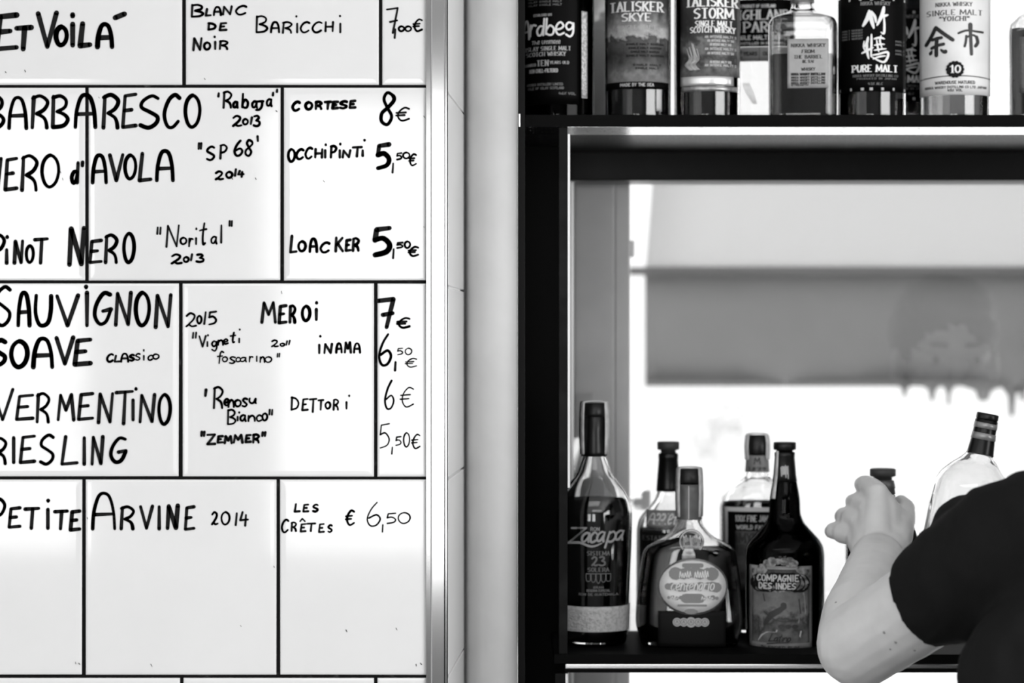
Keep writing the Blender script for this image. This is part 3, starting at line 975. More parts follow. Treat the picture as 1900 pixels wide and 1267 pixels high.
def strip_over(b, x0, x1, ytop, ybot, m=None):
    """paper duty strip running over the cap and down both sides of the neck"""
    s = b.s
    pts = [(-x0, ybot), (-x0 - 1, (ytop + ybot) / 2), (-x0 + .5, ytop + 6), (-x0 + 4, ytop), (0, ytop - 1.5), (x1 - 4, ytop), (x1 - .5, ytop + 6), (x1 + 1, (ytop + ybot) / 2), (x1, ybot)]
    pts = spline(pts, 3)
    v = []
    f = []
    for i, (x, y) in enumerate(pts):
        v.append((x * .72 / s, -17.5 / s, (b.yb - y) / s))
        v.append((x / s, 3 / s, (b.yb - y) / s))
    for i in range(len(pts) - 1):
        f.append((2 * i, 2 * i + 1, 2 * i + 3, 2 * i + 2))
    o = pydata('duty_strip', v, f, m or M_strip, b.root, True)
    sd = o.modifiers.new('paper', 'SOLIDIFY')
    sd.thickness = .0012
    return o


D1, D2 = 2.85, 2.965

# ---- lower shelf: tall rum bottle with the woven band
b = Bottle('rum_bottle', 'rum bottle with a pale woven band, standing at the left end of the lower shelf', 1103, D1, ZL,
           [(772, 19), (845, 22), (862, 27), (878, 33), (895, 45), (912, 57), (932, 66), (955, 70), (1000, 69), (1060, 66.5), (1120, 64), (1170, 62), (1210, 59)],
           M_clear, M_rum, 925)
b.turned('cap', [(747, 20), (749, 24), (768, 25), (772, 24), (772.5, 16)], M_cap)
b.turned('capsule', [(770, 20), (772, 21.5), (800, 21.5), (838, 24), (846, 24.5), (846.2, 22.6)], M_caps)
strip_over(b, 26, 26, 746, 842)
# clear sleeve of the paper seal on the shoulder
band = b.band('woven_band', 1119, 1165, mat('woven_palm_band', .52, .8, 0, .2, bump=(420, 1.0), noise=(260, .34, .45, .7)), 2.2)
ink = Ink(4)
zz = [('Z', 1056, 1082, 974, 1003), ('a', 1079, 1092, 983, 1000), ('c', 1094, 1104, 982, 1000), ('a', 1106, 1119, 981, 999), ('p', 1122, 1137, 981, 1010), ('a', 1139, 1153, 980, 997)]
for ch, x0, x1, y0, y1 in zz:
    ink.glyph(ch, x0, x1, y0, y1, 3.6, .2, False, G, .22)
ink.stroke([(1056, 1003), (1075, 1001), (1098, 1008), (1116, 1002)], 4.2, 'c', 0, False, True)
ink.line('RON', 1104, 973, 979, 16, 1.3)
b.ink(ink, mat('grey_script_print', .30, .5), b.root)
ink = Ink(3)
ink.line('SISTEMA', 1110, 1017, 1024, 40, 1.5, True)
ink.line('23', 1110, 1027, 1043, 24, 3.2)
ink.line('SOLERA', 1110, 1047, 1054, 38, 1.5, True)
for i, x in enumerate((1092, 1101, 1110, 1119, 1128)):
    ink.stroke([(x - 4, 1058), (x - 3.6, 1070), (x, 1076 - abs(i - 2) * 2)], 1.2, 'c')
    ink.stroke([(x + 4, 1058), (x + 3.6, 1070), (x, 1076 - abs(i - 2) * 2)], 1.2, 'c')
    ink.stroke([(x - 4, 1058), (x + 4, 1058)], 1.4)
ink.line('GRAN', 1110, 1081, 1085, 18, 1)
ink.line('RESERVA ESPECIAL', 1110, 1087, 1091, 42, 1)
ink.line('RON DE GUATEMALA', 1110, 1094, 1098, 70, 1)
b.ink(ink, M_pdim, b.root)

# ---- lower shelf, behind: bottle with flat disc stopper
def disc_bottle(label, cx, d, yoff, name='stopper_bottle', base=None):
    prof = [(842, 17), (910, 21), (925, 26), (940, 36), (955, 49), (968, 56), (985, 58.5), (1060, 59), (1150, 59), (1190, 58)]
    prof = [(y + yoff, h) for y, h in prof]
    b = Bottle(name, label, cx, d, base, prof, M_clear, M_whisky_d, 980 + yoff)
    b.turned('stopper', [(819 + yoff, 18), (820 + yoff, 20.5), (833 + yoff, 20.5), (834.5 + yoff, 18), (835 + yoff, 14), (842 + yoff, 14)], mat('dark_wood_stopper', .045, .5, 0, .3))
    b.turned('capsule', [(840 + yoff, 16), (842 + yoff, 18.5), (850 + yoff, 18.5), (851 + yoff, 18), (905 + yoff, 22), (911 + yoff, 22.5), (911.2 + yoff, 20)], M_caps)
    return b


b = disc_bottle('amber bottle with a disc stopper standing behind the wide oval-label rum bottle', 1240, D2, 0, base=ZL)
lab = b.sheet('label', 1189, 1291, 984, 1120, M_ldark, nx=20)
lab = b.sheet('shoulder_label', 1200, 1270, 944, 974, mat('silver_shoulder_label', .28, .4, noise=(50, .16, .4, .7)))
ink = Ink(3)
for ch, x0, x1 in (('A', 1206, 1216), ('p', 1218, 1225), ('p', 1227, 1234), ('l', 1236, 1239), ('e', 1241, 1248), ('t', 1250, 1256), ('o', 1257, 1263), ('n', 1264, 1270)):
    ink.glyph(ch, x0 - 3, x1 - 3, 950, 968, 2.2, .1, False, G, .3)
b.ink(ink, M_plight, lab)
ink = Ink(3)
ink.line('ESTATE', 1214, 990, 998, 40, 1.4, True)
b.ink(ink, M_pdim, lab)

# ---- lower shelf: wide flask with the round medallion
b = Bottle('flask_bottle', 'wide flattened dark bottle with a pale oval medallion label and round neck tag', 1279, D1 - .015, ZL,
           [(896, 21, 1, 2), (962, 22.5, 1, 2), (972, 25, 1, 2), (985, 34, .95, 2), (996, 47, .85, 2.05), (1006, 66, .72, 2.15), (1014, 79, .63, 2.25), (1024, 86, .58, 2.4), (1050, 91, .55, 2.5),
            (1100, 97, .54, 2.5), (1150, 99.5, .54, 2.5), (1190, 97, .54, 2.5), (1210, 91, .54, 2.5)],
           M_clear, M_rum, 1016, seg=72)
b.turned('cap', [(869, 19), (871, 22), (893, 22.5), (896, 21.5), (896.5, 16)], M_cap)
strip_over(b, 23.5, 23.5, 868, 958)
nl = b.band('neck_label', 898, 963, mat('grey_neck_label', .10, .35, noise=(45, .05, .4, .7)), 1.0)
ink = Ink(3)
ink.stroke([(1278, 901), (1278, 961)], 1.6)
ink.stroke([(1258, 903), (1300, 903)], 1.4)
b.ink(ink, M_pgrey, nl, .0011)
tagm = mat('neck_tag_foil', .10, .25, .6)
o = b.turned('neck_tag', [(0, 1)], tagm) if False else None
s = b.s
N = 28
cx0, cy0, rr0 = 1283 - 1279, 1002, 23
yd = -33 / s
v = [(cx0 / s, yd, (b.yb - cy0) / s)]
for q, dq in ((rr0, yd), (rr0, yd + .0015)):
    for i in range(N):
        a = 2 * math.pi * i / N
        z = (b.yb - cy0) / s + q * math.sin(a) / s
        v.append(((cx0 + q * math.cos(a)) / s, dq - .25 * (q * (1 - math.sin(a))) / s * .9, z))
f = [(0, 1 + i, 1 + (i + 1) % N) for i in range(N)] + [(1 + i, 1 + N + i, 1 + N + (i + 1) % N, 1 + (i + 1) % N) for i in range(N)]
ntag = pydata('neck_tag', v, f, tagm, b.root)


def tagfn(x, y):
    dy = (cy0 - y)
    r = 23
    return ((x - 1279) / s, yd - .00075 - .225 * (r - dy) / s, (b.yb - y) / s)


ink = Ink(3)
for i in range(13):
    x = 1268 + i * 2.5
    ink.stroke([(x, 992 + random.uniform(-3, 3)), (x + 1.5, 1003 + random.uniform(-3, 6))], random.uniform(1.0, 2.2))
ink.stroke([(1283 + 21 * math.cos(a * .3), 1002 + 21 * math.sin(a * .3)) for a in range(22)], 1.4)
ink.build('lettering', tagfn, M_plight, ntag)
lab = b.sheet('label', 1222, 1345, 1128, 1194, M_ldark, nx=20)
ink = Ink(3)
for i, x in enumerate((1257, 1269, 1282, 1295, 1307)):
    ink.disc(x, 1148, 8 if i != 2 else 9.5, 16, 8 if i != 2 else 9.5)
b.ink(ink, M_pgrey, lab, .0009, 'medal_row')
ink = Ink(3)
for i, x in enumerate((1257, 1269, 1282, 1295, 1307)):
    ink.stroke([(x + 5.5 * math.cos(a * .63), 1148 + 5.5 * math.sin(a * .63)) for a in range(11)], .9)
    ink.stroke([(x - 2, 1150), (x, 1145), (x + 2, 1150)], 1)
b.ink(ink, M_pdim, lab, .0012)
med = b.sheet('medallion', 1222, 1348, 1031, 1135, mat('medallion_rim', .35, .25, .7), .0012, ell=True)
med2 = b.sheet('medallion_face', 1226, 1344, 1035, 1131, mat('medallion_face', .72, .35, noise=(40, .6, .4, .7)), .0022, ell=True)
ink = Ink(3)
for (x0, x1, y0, y1) in ((1255, 1318, 1046, 1070), (1242, 1326, 1074, 1092), (1243, 1327, 1099, 1108)):
    n = int((x1 - x0) / 7)
    for i in range(n + 1):
        ink.disc(x0 + (x1 - x0) * i / n, (y0 + y1) / 2 + random.uniform(-1.5, 1.5), (y1 - y0) / 2 * random.uniform(.55, 1.05), 10)
ink.stroke([(1270, 1044), (1300, 1044)], 8)
ink.stroke([(1272, 1104), (1298, 1104)], 17)
ink.stroke([(1260, 1117), (1308, 1117)], 4)
ink.disc(1282, 1128, 12, 14, 5)
b.ink(ink, mat('medallion_shade_print', .22, .5), med2, .0031, 'emblem')
ink = Ink(3)
for x0, x1, y0, y1 in ((1262, 1282, 1054, 1066), (1288, 1312, 1052, 1066), (1248, 1260, 1100, 1106), (1300, 1320, 1100, 1106)):
    x = x0
    while x < x1:                     # worn, unreadable script
        ink.stroke([(x, y1), (x + 1.5, y0 + random.uniform(0, 4)), (x + 3, y1 - random.uniform(0, 3))], 1.4, 'c')
        x += 4.2
ink.line('Centenario', 1284, 1077, 1089, 74, 1.9, False, .15, G)
b.ink(ink, M_plight, med2, .0035)

# ---- lower shelf, behind: flat shouldered rum with dark label
b = Bottle('rum_bottle', 'rum bottle with grey neck label and dark square label, behind the parrot-label bottle', 1405, D2, ZL,
           [(842, 20, 1, 2), (884, 23, 1, 2), (890, 29, .95, 2), (898, 42, .85, 2.1), (910, 56, .75, 2.2), (925, 66, .7, 2.3), (945, 70, .68, 2.4), (1100, 70, .68, 2.4), (1190, 69, .68, 2.4)],
           M_clear, M_rum, 930)
b.turned('cap', [(807, 18), (808, 20), (841, 20.5), (842, 20), (842.5, 16)], M_cap)
nl = b.band('neck_label', 844, 875, mat('grey_neck_paper', .2, .5, noise=(60, .15, .4, .7)), .8)
ink = Ink(3)
ink.line('1879', 1405, 866, 872, 30, 1.3)
ink.glyph('M', 1400, 1410, 848, 860, 1.6)
b.ink(ink, M_pblack, nl, .0012)
strip_over(b, 21.5, 21.5, 806, 852)
bord = b.sheet('label_border', 1345, 1466, 938, 1140, mat('pale_label_border', .55, .5), .0003)
lab = b.sheet('label', 1352, 1460, 946, 1140, M_lblack, .0007)
pic = b.sheet('label_panel', 1366, 1448, 981, 1090, mat('label_panel_art', .07, .5, noise=(70, .02, .4, .6)), .0011)
ink = Ink(3)
ink.line('100% FINE JAMAICAN', 1406, 953, 964, 80, 1.5)
ink.line('WORLD FAMOUS', 1402, 971, 978, 68, 1.6)
b.ink(ink, M_pgrey, lab, .0012)
ink = Ink(3)
ink.line("MYERS'S", 1407, 986, 1003, 68, 3.2, True)
ink.line('RUM', 1407, 1010, 1026, 40, 3.2, True)
b.ink(ink, M_pblack, pic, .0016)

# ---- lower shelf: bottle with the parrot label
b = Bottle('rum_bottle', 'squat dark rum bottle with a framed parrot label, right of the wide medallion bottle', 1456, D1, ZL,
           [(838, 17), (880, 20), (905, 24.5), (928, 28), (950, 29), (966, 34), (978, 43), (990, 54), (1003, 65), (1016, 71), (1032, 73), (1080, 73), (1150, 72.5), (1205, 71)],
           M_dglass, M_rum, 985)
b.turned('stopper', [(820, 18.5), (821, 21), (833, 21), (834.5, 19.5), (835, 15), (840, 15)], M_cap)
cap = b.turned('capsule', [(838, 15), (839, 19), (846, 19), (847, 18.6), (880, 21.3), (893, 23.2), (893.2, 21)], M_caps)
ink = Ink(3)
for i in range(7):
    ink.stroke([(1450 + i * 1.8, 862 + random.uniform(0, 5)), (1451 + i * 1.8, 884 + random.uniform(-6, 3))], 1.6)
b.ink(ink, M_pgrey, cap, .0018, 'crest')
st = []
for x, y in ((1436, 836), (1437, 860), (1434, 890), (1430, 912), (1427, 924)):
    st.append((x, y))
pts = spline(st, 4)
v, f = [], []
for x, y in pts:
    h = b.at(y)[0] + 1.8
    for a in (-2.55, -2.2):
        v.append((h * math.cos(a) / b.s, h * math.sin(a) / b.s, (b.yb - y) / b.s))
for i in range(len(pts) - 1):
    f.append((2 * i, 2 * i + 1, 2 * i + 3, 2 * i + 2))
o = pydata('duty_strip', v, f, M_strip, b.root, True)
o.modifiers.new('paper', 'SOLIDIFY').thickness = .0006
lab = b.sheet('label', 1392, 1505, 1044, 1201, mat('parrot_label_frame', .27, .45, noise=(70, .2, .4, .7)), .0004, 20, 10)
art = b.sheet('label_picture', 1397, 1500, 1050, 1197, art_mat('jungle_print', [(.0, .15), (.2, .10), (.35, .04), (.5, .17), (.8, .11), (1, .04)], 90, .9), .0008, 20, 10)
ink = Ink(3)
ink.poly([(1412, 1085), (1490, 1082), (1494, 1130), (1480, 1148), (1412, 1150)])
b.ink(ink, mat('pale_sky_print', .25, .5, noise=(80, .17, .4, .7)), art, .0011, 'picture_sky')
ink = Ink(3)
for i in range(26):
    a = math.pi * 2 * i / 26
    ink.disc(1449 + 44 * math.cos(a), 1063 + 20 * math.sin(a) - (8 if math.sin(a) < -.7 else 0), random.uniform(5, 10), 9)
b.ink(ink, mat('wreath_print', .3, .5, noise=(160, .06, .4, .6)), art, .0013, 'wreath')
ink = Ink(3)
for x in range(1412, 1488, 8):
    ink.disc(x, 1072 + (3 if x < 1430 or x > 1470 else 0), 17, 12)
b.ink(ink, M_ldark, art, .0015, 'name_cartouche')
ink = Ink(3)
ink.line('COMPAGNIE', 1444, 1060, 1071, 72, 2.2)
ink.line('DES INDES', 1443, 1075, 1085, 64, 2.2)
b.ink(ink, mat('cream_print', .5, .5), art, .0021)
ink = Ink(4)
ink.stroke([(1421, 1150), (1432, 1134), (1447, 1124), (1455, 1118)], 11, 'c', 0, False, True)
ink.stroke([(1431, 1132), (1446, 1124), (1455, 1118)], 9, 'c')
ink.disc(1454, 1115, 5.5, 12)
ink.stroke([(1420, 1128), (1436, 1140), (1455, 1145), (1475, 1142)], 2, 'c')
for x in (1450, 1462, 1474):
    ink.disc(x, 1154, 6, 10, 4)
ink.stroke([(1481, 1104), (1484, 1130)], 2)
ink.stroke([(1418, 1095), (1421, 1108)], 2)
b.ink(ink, mat('parrot_print', .02, .5), art, .0016, 'parrot')
ink = Ink(3)
ink.poly([(1409, 1180), (1414, 1170), (1424, 1164), (1440, 1164), (1441, 1160), (1486, 1162), (1484, 1172), (1488, 1196), (1410, 1196)])
ban = b.ink(ink, mat('banner_print', .42, .5), art, .0014, 'banner')
ink = Ink(4)
for ch, x0, x1, y0 in (('L', 1428, 1437, 1168), ('a', 1437, 1443, 1174), ('t', 1444, 1449, 1169), ('i', 1450, 1452, 1174), ('n', 1453, 1459, 1174), ('o', 1460, 1465, 1174)):
    ink.glyph(ch, x0, x1, y0, 1181, 1.7, .1, False, G, .3)
ink.stroke([(1425, 1186), (1445, 1184), (1462, 1183)], 1.8)
ink.line('BLENDED RUM', 1448, 1190, 1194, 66, .9)
b.ink(ink, M_pblack, art, .0021)

# ---- bottle held by the hand, and the tilted one behind the shoulder
b6 = Bottle('stopper_bottle', 'bottle with a disc stopper gripped by the raised hand', 1638, 2.82, ZL,
            [(893, 19), (915, 22), (928, 30), (940, 40), (955, 50), (970, 59), (990, 67), (1010, 70), (1100, 70), (1205, 68)],
            M_clear, M_whisky_d, 960)
b6.turned('stopper', [(869, 21), (870.5, 24), (882.5, 24), (884, 21), (885, 17), (892, 17)], mat('dark_wood_stopper', .045, .5, 0, .3))
b6.turned('capsule', [(890, 17), (892, 21), (905, 23.5), (906, 22), (916, 23.5), (916.2, 22)], mat('grey_foil_capsule', .10, .35, .3))

D7 = 2.70
b7 = Bottle('clear_bottle', 'tilted clear bottle with a dark capped neck held above the black sleeve', 1790, D7, ZL + .022,
            [(788, 19), (855, 24), (868, 32), (885, 50), (905, 66), (925, 73), (960, 75), (1100, 74), (1180, 72)],
            M_clear, M_whisky, 1040)
b7.turned('cap', [(783, 18.5), (784.5, 20.5), (793, 20.5), (795, 19.5)], M_cap)
cps = b7.turned('capsule', [(795, 19), (796, 21), (825, 21.5), (858, 25), (860, 25.5), (860.2, 23)], M_caps)
M_foil = mat('grey_foil_band', .30, .35, .4)
b7.turned('foil_band', [(801, 21.3), (801.2, 21.9), (811, 22.1), (811.2, 21.4)], M_foil, cps)
b7.turned('foil_band', [(820, 21.7), (820.2, 22.3), (832, 23.3), (832.2, 22.4)], M_foil, cps)
b7.root.rotation_euler = (0, math.radians(11), 0)
b7.root.location = P(1756, 1165, D7)

# ------------------------------------------------------------------ upper shelf
# dark malt bottle at the left end
b = Bottle('whisky_bottle', 'dark green glass whisky bottle with pale gothic lettering, leftmost on the upper shelf', 1036, D1, ZU,
           [(-232, 18), (-150, 20), (-128, 26), (-105, 42), (-85, 58), (-60, 65), (-30, 66.5), (100, 66.5), (205, 66.5)], M_dglass, M_whisky_d, -80, turn=.03)
b.turned('cap', [(-262, 19), (-260, 21), (-200, 21.5), (-150, 22.5), (-149.8, 20.2)], M_caps)
lab = b.sheet('label', 972, 1072, -20, 200, M_lblack, .0004, 20, 10)
ink = Ink(4)
for ch, x0, x1, y0, y1 in (('A', 973, 982, 44, 78), ('r', 984, 994, 52, 74), ('d', 996, 1009, 43, 73), ('b', 1012, 1026, 43, 73), ('e', 1029, 1044, 50, 73), ('g', 1047, 1062, 50, 76)):
    ink.glyph(ch, x0, x1, y0, y1, 3.5, 0, False)
b.ink(ink, M_plight, lab, .0009)
ink = Ink(3)
ink.line('ESTABLISHED 1815', 1006, 34, 38, 32, .9)
ink.line('The Ultimate', 1012, 83, 89, 50, 1.3, False, .1, G)
ink.line('ISLAY SINGLE MALT', 1016, 94, 101, 80, 1.5, True)
ink.line('SCOTCH WHISKY', 1012, 104, 111, 70, 1.5, True)
ink.line('TEN', 1006, 119, 129, 20, 2.1, True)
ink.line('YEARS OLD', 1036, 121, 126, 34, 1.1, True)
ink.line('GUARANTEED', 984, 124, 129, 20, .8, True)
ink.line('NON CHILL-FILTERED', 1008, 135, 141, 50, 1.5)
b.ink(ink, mat('mid_print', .36, .5), lab, .0009)
ink = Ink(3)
ink.line('ARDBEG DISTILLERY LIMITED', 1010, 161, 165, 64, 1.0)
ink.line('ISLE OF ISLAY SCOTLAND', 1012, 168, 172, 64, 1.0)
ink.line('46% VOL', 1050, 178, 182, 30, 1.0)
for y in (4, 10, 16):
    ink.line('ISLAY SINGLE MALT', 1010, y, y + 3, 60, .8)
b.ink(ink, M_pdim, lab, .0009)
b.sheet('side_strip', 1076.5, 1087, 28, 187, mat('hatched_strip', .62, .5, noise=(500, .3, .45, .55)), .0006, 4, 8)


def tall_malt(name, label, cx, hw, d=D1, gm=M_clear, lm=None, level=-70):
    b = Bottle(name, label, cx, d, ZU, [(-232, 17), (-150, 18.5), (-130, 24), (-108, 40), (-88, 54), (-64, hw - 2), (-36, hw), (100, hw), (205, hw - .5)], gm, lm, level)
    b.turned('stopper', [(-262, 20), (-260, 22), (-240, 22), (-238, 16), (-231, 16)], M_cap)
    b.band('capsule', -231, -150, M_caps, 1.2)
    return b


b = tall_malt('whisky_bottle', 'whisky bottle with a misty landscape label and black strip, second on the upper shelf', 1184, 62, lm=M_whisky_d)
lab = b.sheet('label', 1125, 1239, -30, 158, art_mat('misty_coast_print', [(0, .26), (.12, .10), (.26, .03), (.38, .07), (.42, .04), (.47, .42), (.56, .2), (.68, .05), (1, .035)], 110, .26), .0005, 20, 10)
ink = Ink(3)
ink.poly([(1128, 92), (1140, 86), (1148, 80), (1156, 87), (1168, 91), (1190, 95), (1215, 92), (1228, 84), (1236, 78), (1236, 100), (1128, 100)])
b.ink(ink, mat('hill_print', .07, .5), lab, .0008, 'hills')
ink = Ink(3)
ink.line('TALISKER', 1181, 12, 29, 94, 3.3, True)
ink.line('SKYE', 1181, 33, 47, 52, 3.0, True)
b.ink(ink, mat('pale_serif_print', .66, .45), lab, .0011)
ink = Ink(3)
ink.line('EST 1830', 1181, 0, 3, 32, 1.2)
b.ink(ink, mat('mid_grey_print', .33, .5), lab, .0011)
ink = Ink(3)
ink.line('SINGLE MALT', 1181, 55, 62, 70, 1.5, True)
ink.line('SCOTCH WHISKY', 1181, 66, 73, 82, 1.5, True)
b.ink(ink, mat('mid_grey_print', .33, .5), lab, .0011)
ink = Ink(3)
for i, y in enumerate((88, 95, 102, 109)):
    ink.line('SINGLE MALT SCOTCH', 1196, y, y + 3, 66 - (i % 3) * 8, .9)
b.ink(ink, M_ldark, lab, .0011)
ink = Ink(3)
for i, y in enumerate((126, 132)):
    ink.line('SINGLE MALT', 1200, y, y + 3, 50 - i * 8, .9)
b.ink(ink, M_ldark, lab, .0011)
st = b.sheet('base_strip', 1126, 1238, 158, 171, M_lblack, .0005, 20, 2)
ink = Ink(3)
ink.line('MADE BY THE SEA', 1182, 161, 166, 60, 1.2)
b.ink(ink, M_pgrey, st, .0009)
b.sheet('rear_sticker', 1217, 1227, 170, 211, mat('pale_sticker', .5, .5), .0003, 3, 6)

b = tall_malt('whisky_bottle', 'whisky bottle with a stormy dark label and silver band, third on the upper shelf', 1312, 62, lm=M_whisky_d)
lab = b.sheet('label', 1264, 1371, -40, 148, art_mat('storm_sea_print', [(0, .16), (.16, .03), (.3, .15), (.36, .05), (.5, .02), (.7, .035), (1, .03)], 110, .45), .0005, 20, 10)
ink = Ink(3)
ink.line('TALISKER', 1320, 3, 20, 92, 3.4, True)
ink.line('STORM', 1324, 24, 42, 70, 3.4, True)
ink.line('SINGLE MALT', 1324, 47, 57, 66, 1.8, True)
ink.line('SCOTCH WHISKY', 1322, 58, 68, 80, 1.8, True)
b.ink(ink, M_plight, lab, .0011)
ink = Ink(3)
for i, y in enumerate((74, 81, 88, 96, 104, 120, 126)):
    ink.line('AN INTENSE MALTY SMOKE'[:18 + i % 3], 1336, y, y + 4, 56 - (i % 3) * 9, 1.0)
b.ink(ink, M_pgrey, lab, .0011)
ink = Ink(4)
for i in range(9):
    x = 1276 + i * 2.2
    ink.stroke([(x, 104 + random.uniform(-18, 6)), (x + 4, 116), (x - 3, 126), (x + 5, 136)], random.uniform(.8, 1.6), 'c')
b.ink(ink, mat('spray_print', .5, .5), lab, .001, 'wave_drawing')
b.sheet('silver_band', 1264, 1360, 148, 165, mat('silver_band_print', .8, .25, .6), .0005, 18, 3)
b.sheet('lower_band', 1266, 1368, 166, 175, mat('dull_silver_print', .45, .3, .5, noise=(120, .25, .4, .6)), .0004, 18, 2)

b = Bottle('whisky_bottle', 'broad-shouldered clear bottle with a black label and grey age band, behind the square bottle', 1412, D2, ZU,
           [(-190, 18, 1, 2), (-120, 20, 1, 2), (-105, 30, .9, 2), (-90, 48, .75, 2.2), (-70, 60, .65, 2.4), (-40, 64, .6, 2.6), (100, 64, .6, 2.6), (205, 63, .6, 2.6)], M_clear, None)
b.turned('cap', [(-215, 19), (-213, 21), (-180, 21), (-178, 19)], M_cap)
lab = b.sheet('label', 1352, 1472, 4, 91, M_lblack, .0005, 20, 8)
ink = Ink(3)
ink.line('PRODUCT OF SCOTLAND', 1408, 14, 19, 60, 1.2)
ink.line('HIGHLAND', 1410, 24, 41, 104, 3.2, True)
ink.line('PARK', 1410, 46, 64, 58, 3.2, True)
ink.line('SINGLE MALT SCOTCH', 1412, 71, 78, 100, 1.6)
ink.line('DISTILLED IN KIRKWALL', 1414, 83, 87, 80, 1.0)
b.ink(ink, M_plight, lab, .0011)
age = b.sheet('age_band', 1352, 1472, 92, 118, M_lgrey, .0005, 20, 3)
ink = Ink(3)
ink.line('12', 1368, 97, 112, 18, 3)
ink.line('YEARS', 1393, 101, 107, 24, 1.8)
ink.line('OLD', 1424, 101, 107, 16, 1.8)
ink.stroke([(1409, 93), (1409, 117)], 1)
b.ink(ink, M_pblack, age, .001)
ink = Ink(3)
for i in range(4):
    ink.stroke([(1380 + i * 3, 158), (1384 + i * 4, 172), (1398 + i * 2, 196)], 1.2, 'c')
b.ink(ink, M_pgrey, b.root, .0005, 'embossed_mark')

# square flask
b = Bottle('square_bottle', 'square clear glass whisky bottle with a small pale paper label on its front', 1489, D1 - .01, ZU,
           [(-28, 18, 1, 2), (8, 20, 1, 2), (20, 24, 1, 2.1), (27, 38, 1, 2.6), (33, 52, 1, 3.4), (40, 60, 1, 4.6), (52, 63.5, 1, 6), (120, 63.5, 1, 6), (205, 63, 1, 6)], M_clear, M_whisky_d, 106, seg=72, wall=3.2)
b.turned('cap', [(-52, 20), (-50, 23), (-20, 23), (-18, 21), (-16, 20.5), (6, 22), (6.2, 20)], mat('ribbed_silver_cap', .55, .3, .8, bump=(200, .4)))
lab = b.sheet('label', 1462, 1536, 80, 170, mat('kraft_paper_label', .33, .6, noise=(90, .29, .4, .7)), .0006, 14, 8)
ink = Ink(3)
ink.line('NIKKA WHISKY', 1499, 89, 95, 60, 1.5, True)
ink.line('FROM', 1499, 100, 106, 22, 1.5, True)
ink.line('THE BARREL', 1499, 110, 116, 50, 1.5, True)
ink.line('alc. 51.4%', 1499, 119, 124, 20, 1.0)
ink.line('WHISKY', 1499, 133, 138, 24, 1.3)
for i, y in enumerate((143, 149, 154, 159)):
    ink.line('NIKKA WHISKY DISTILLING', 1499, y, y + 3.5, 60, 1.1 if i else 1.7)
ink.line('STRENGTH', 1484, 163, 166, 30, .9)
b.ink(ink, M_pblack, lab, .001)


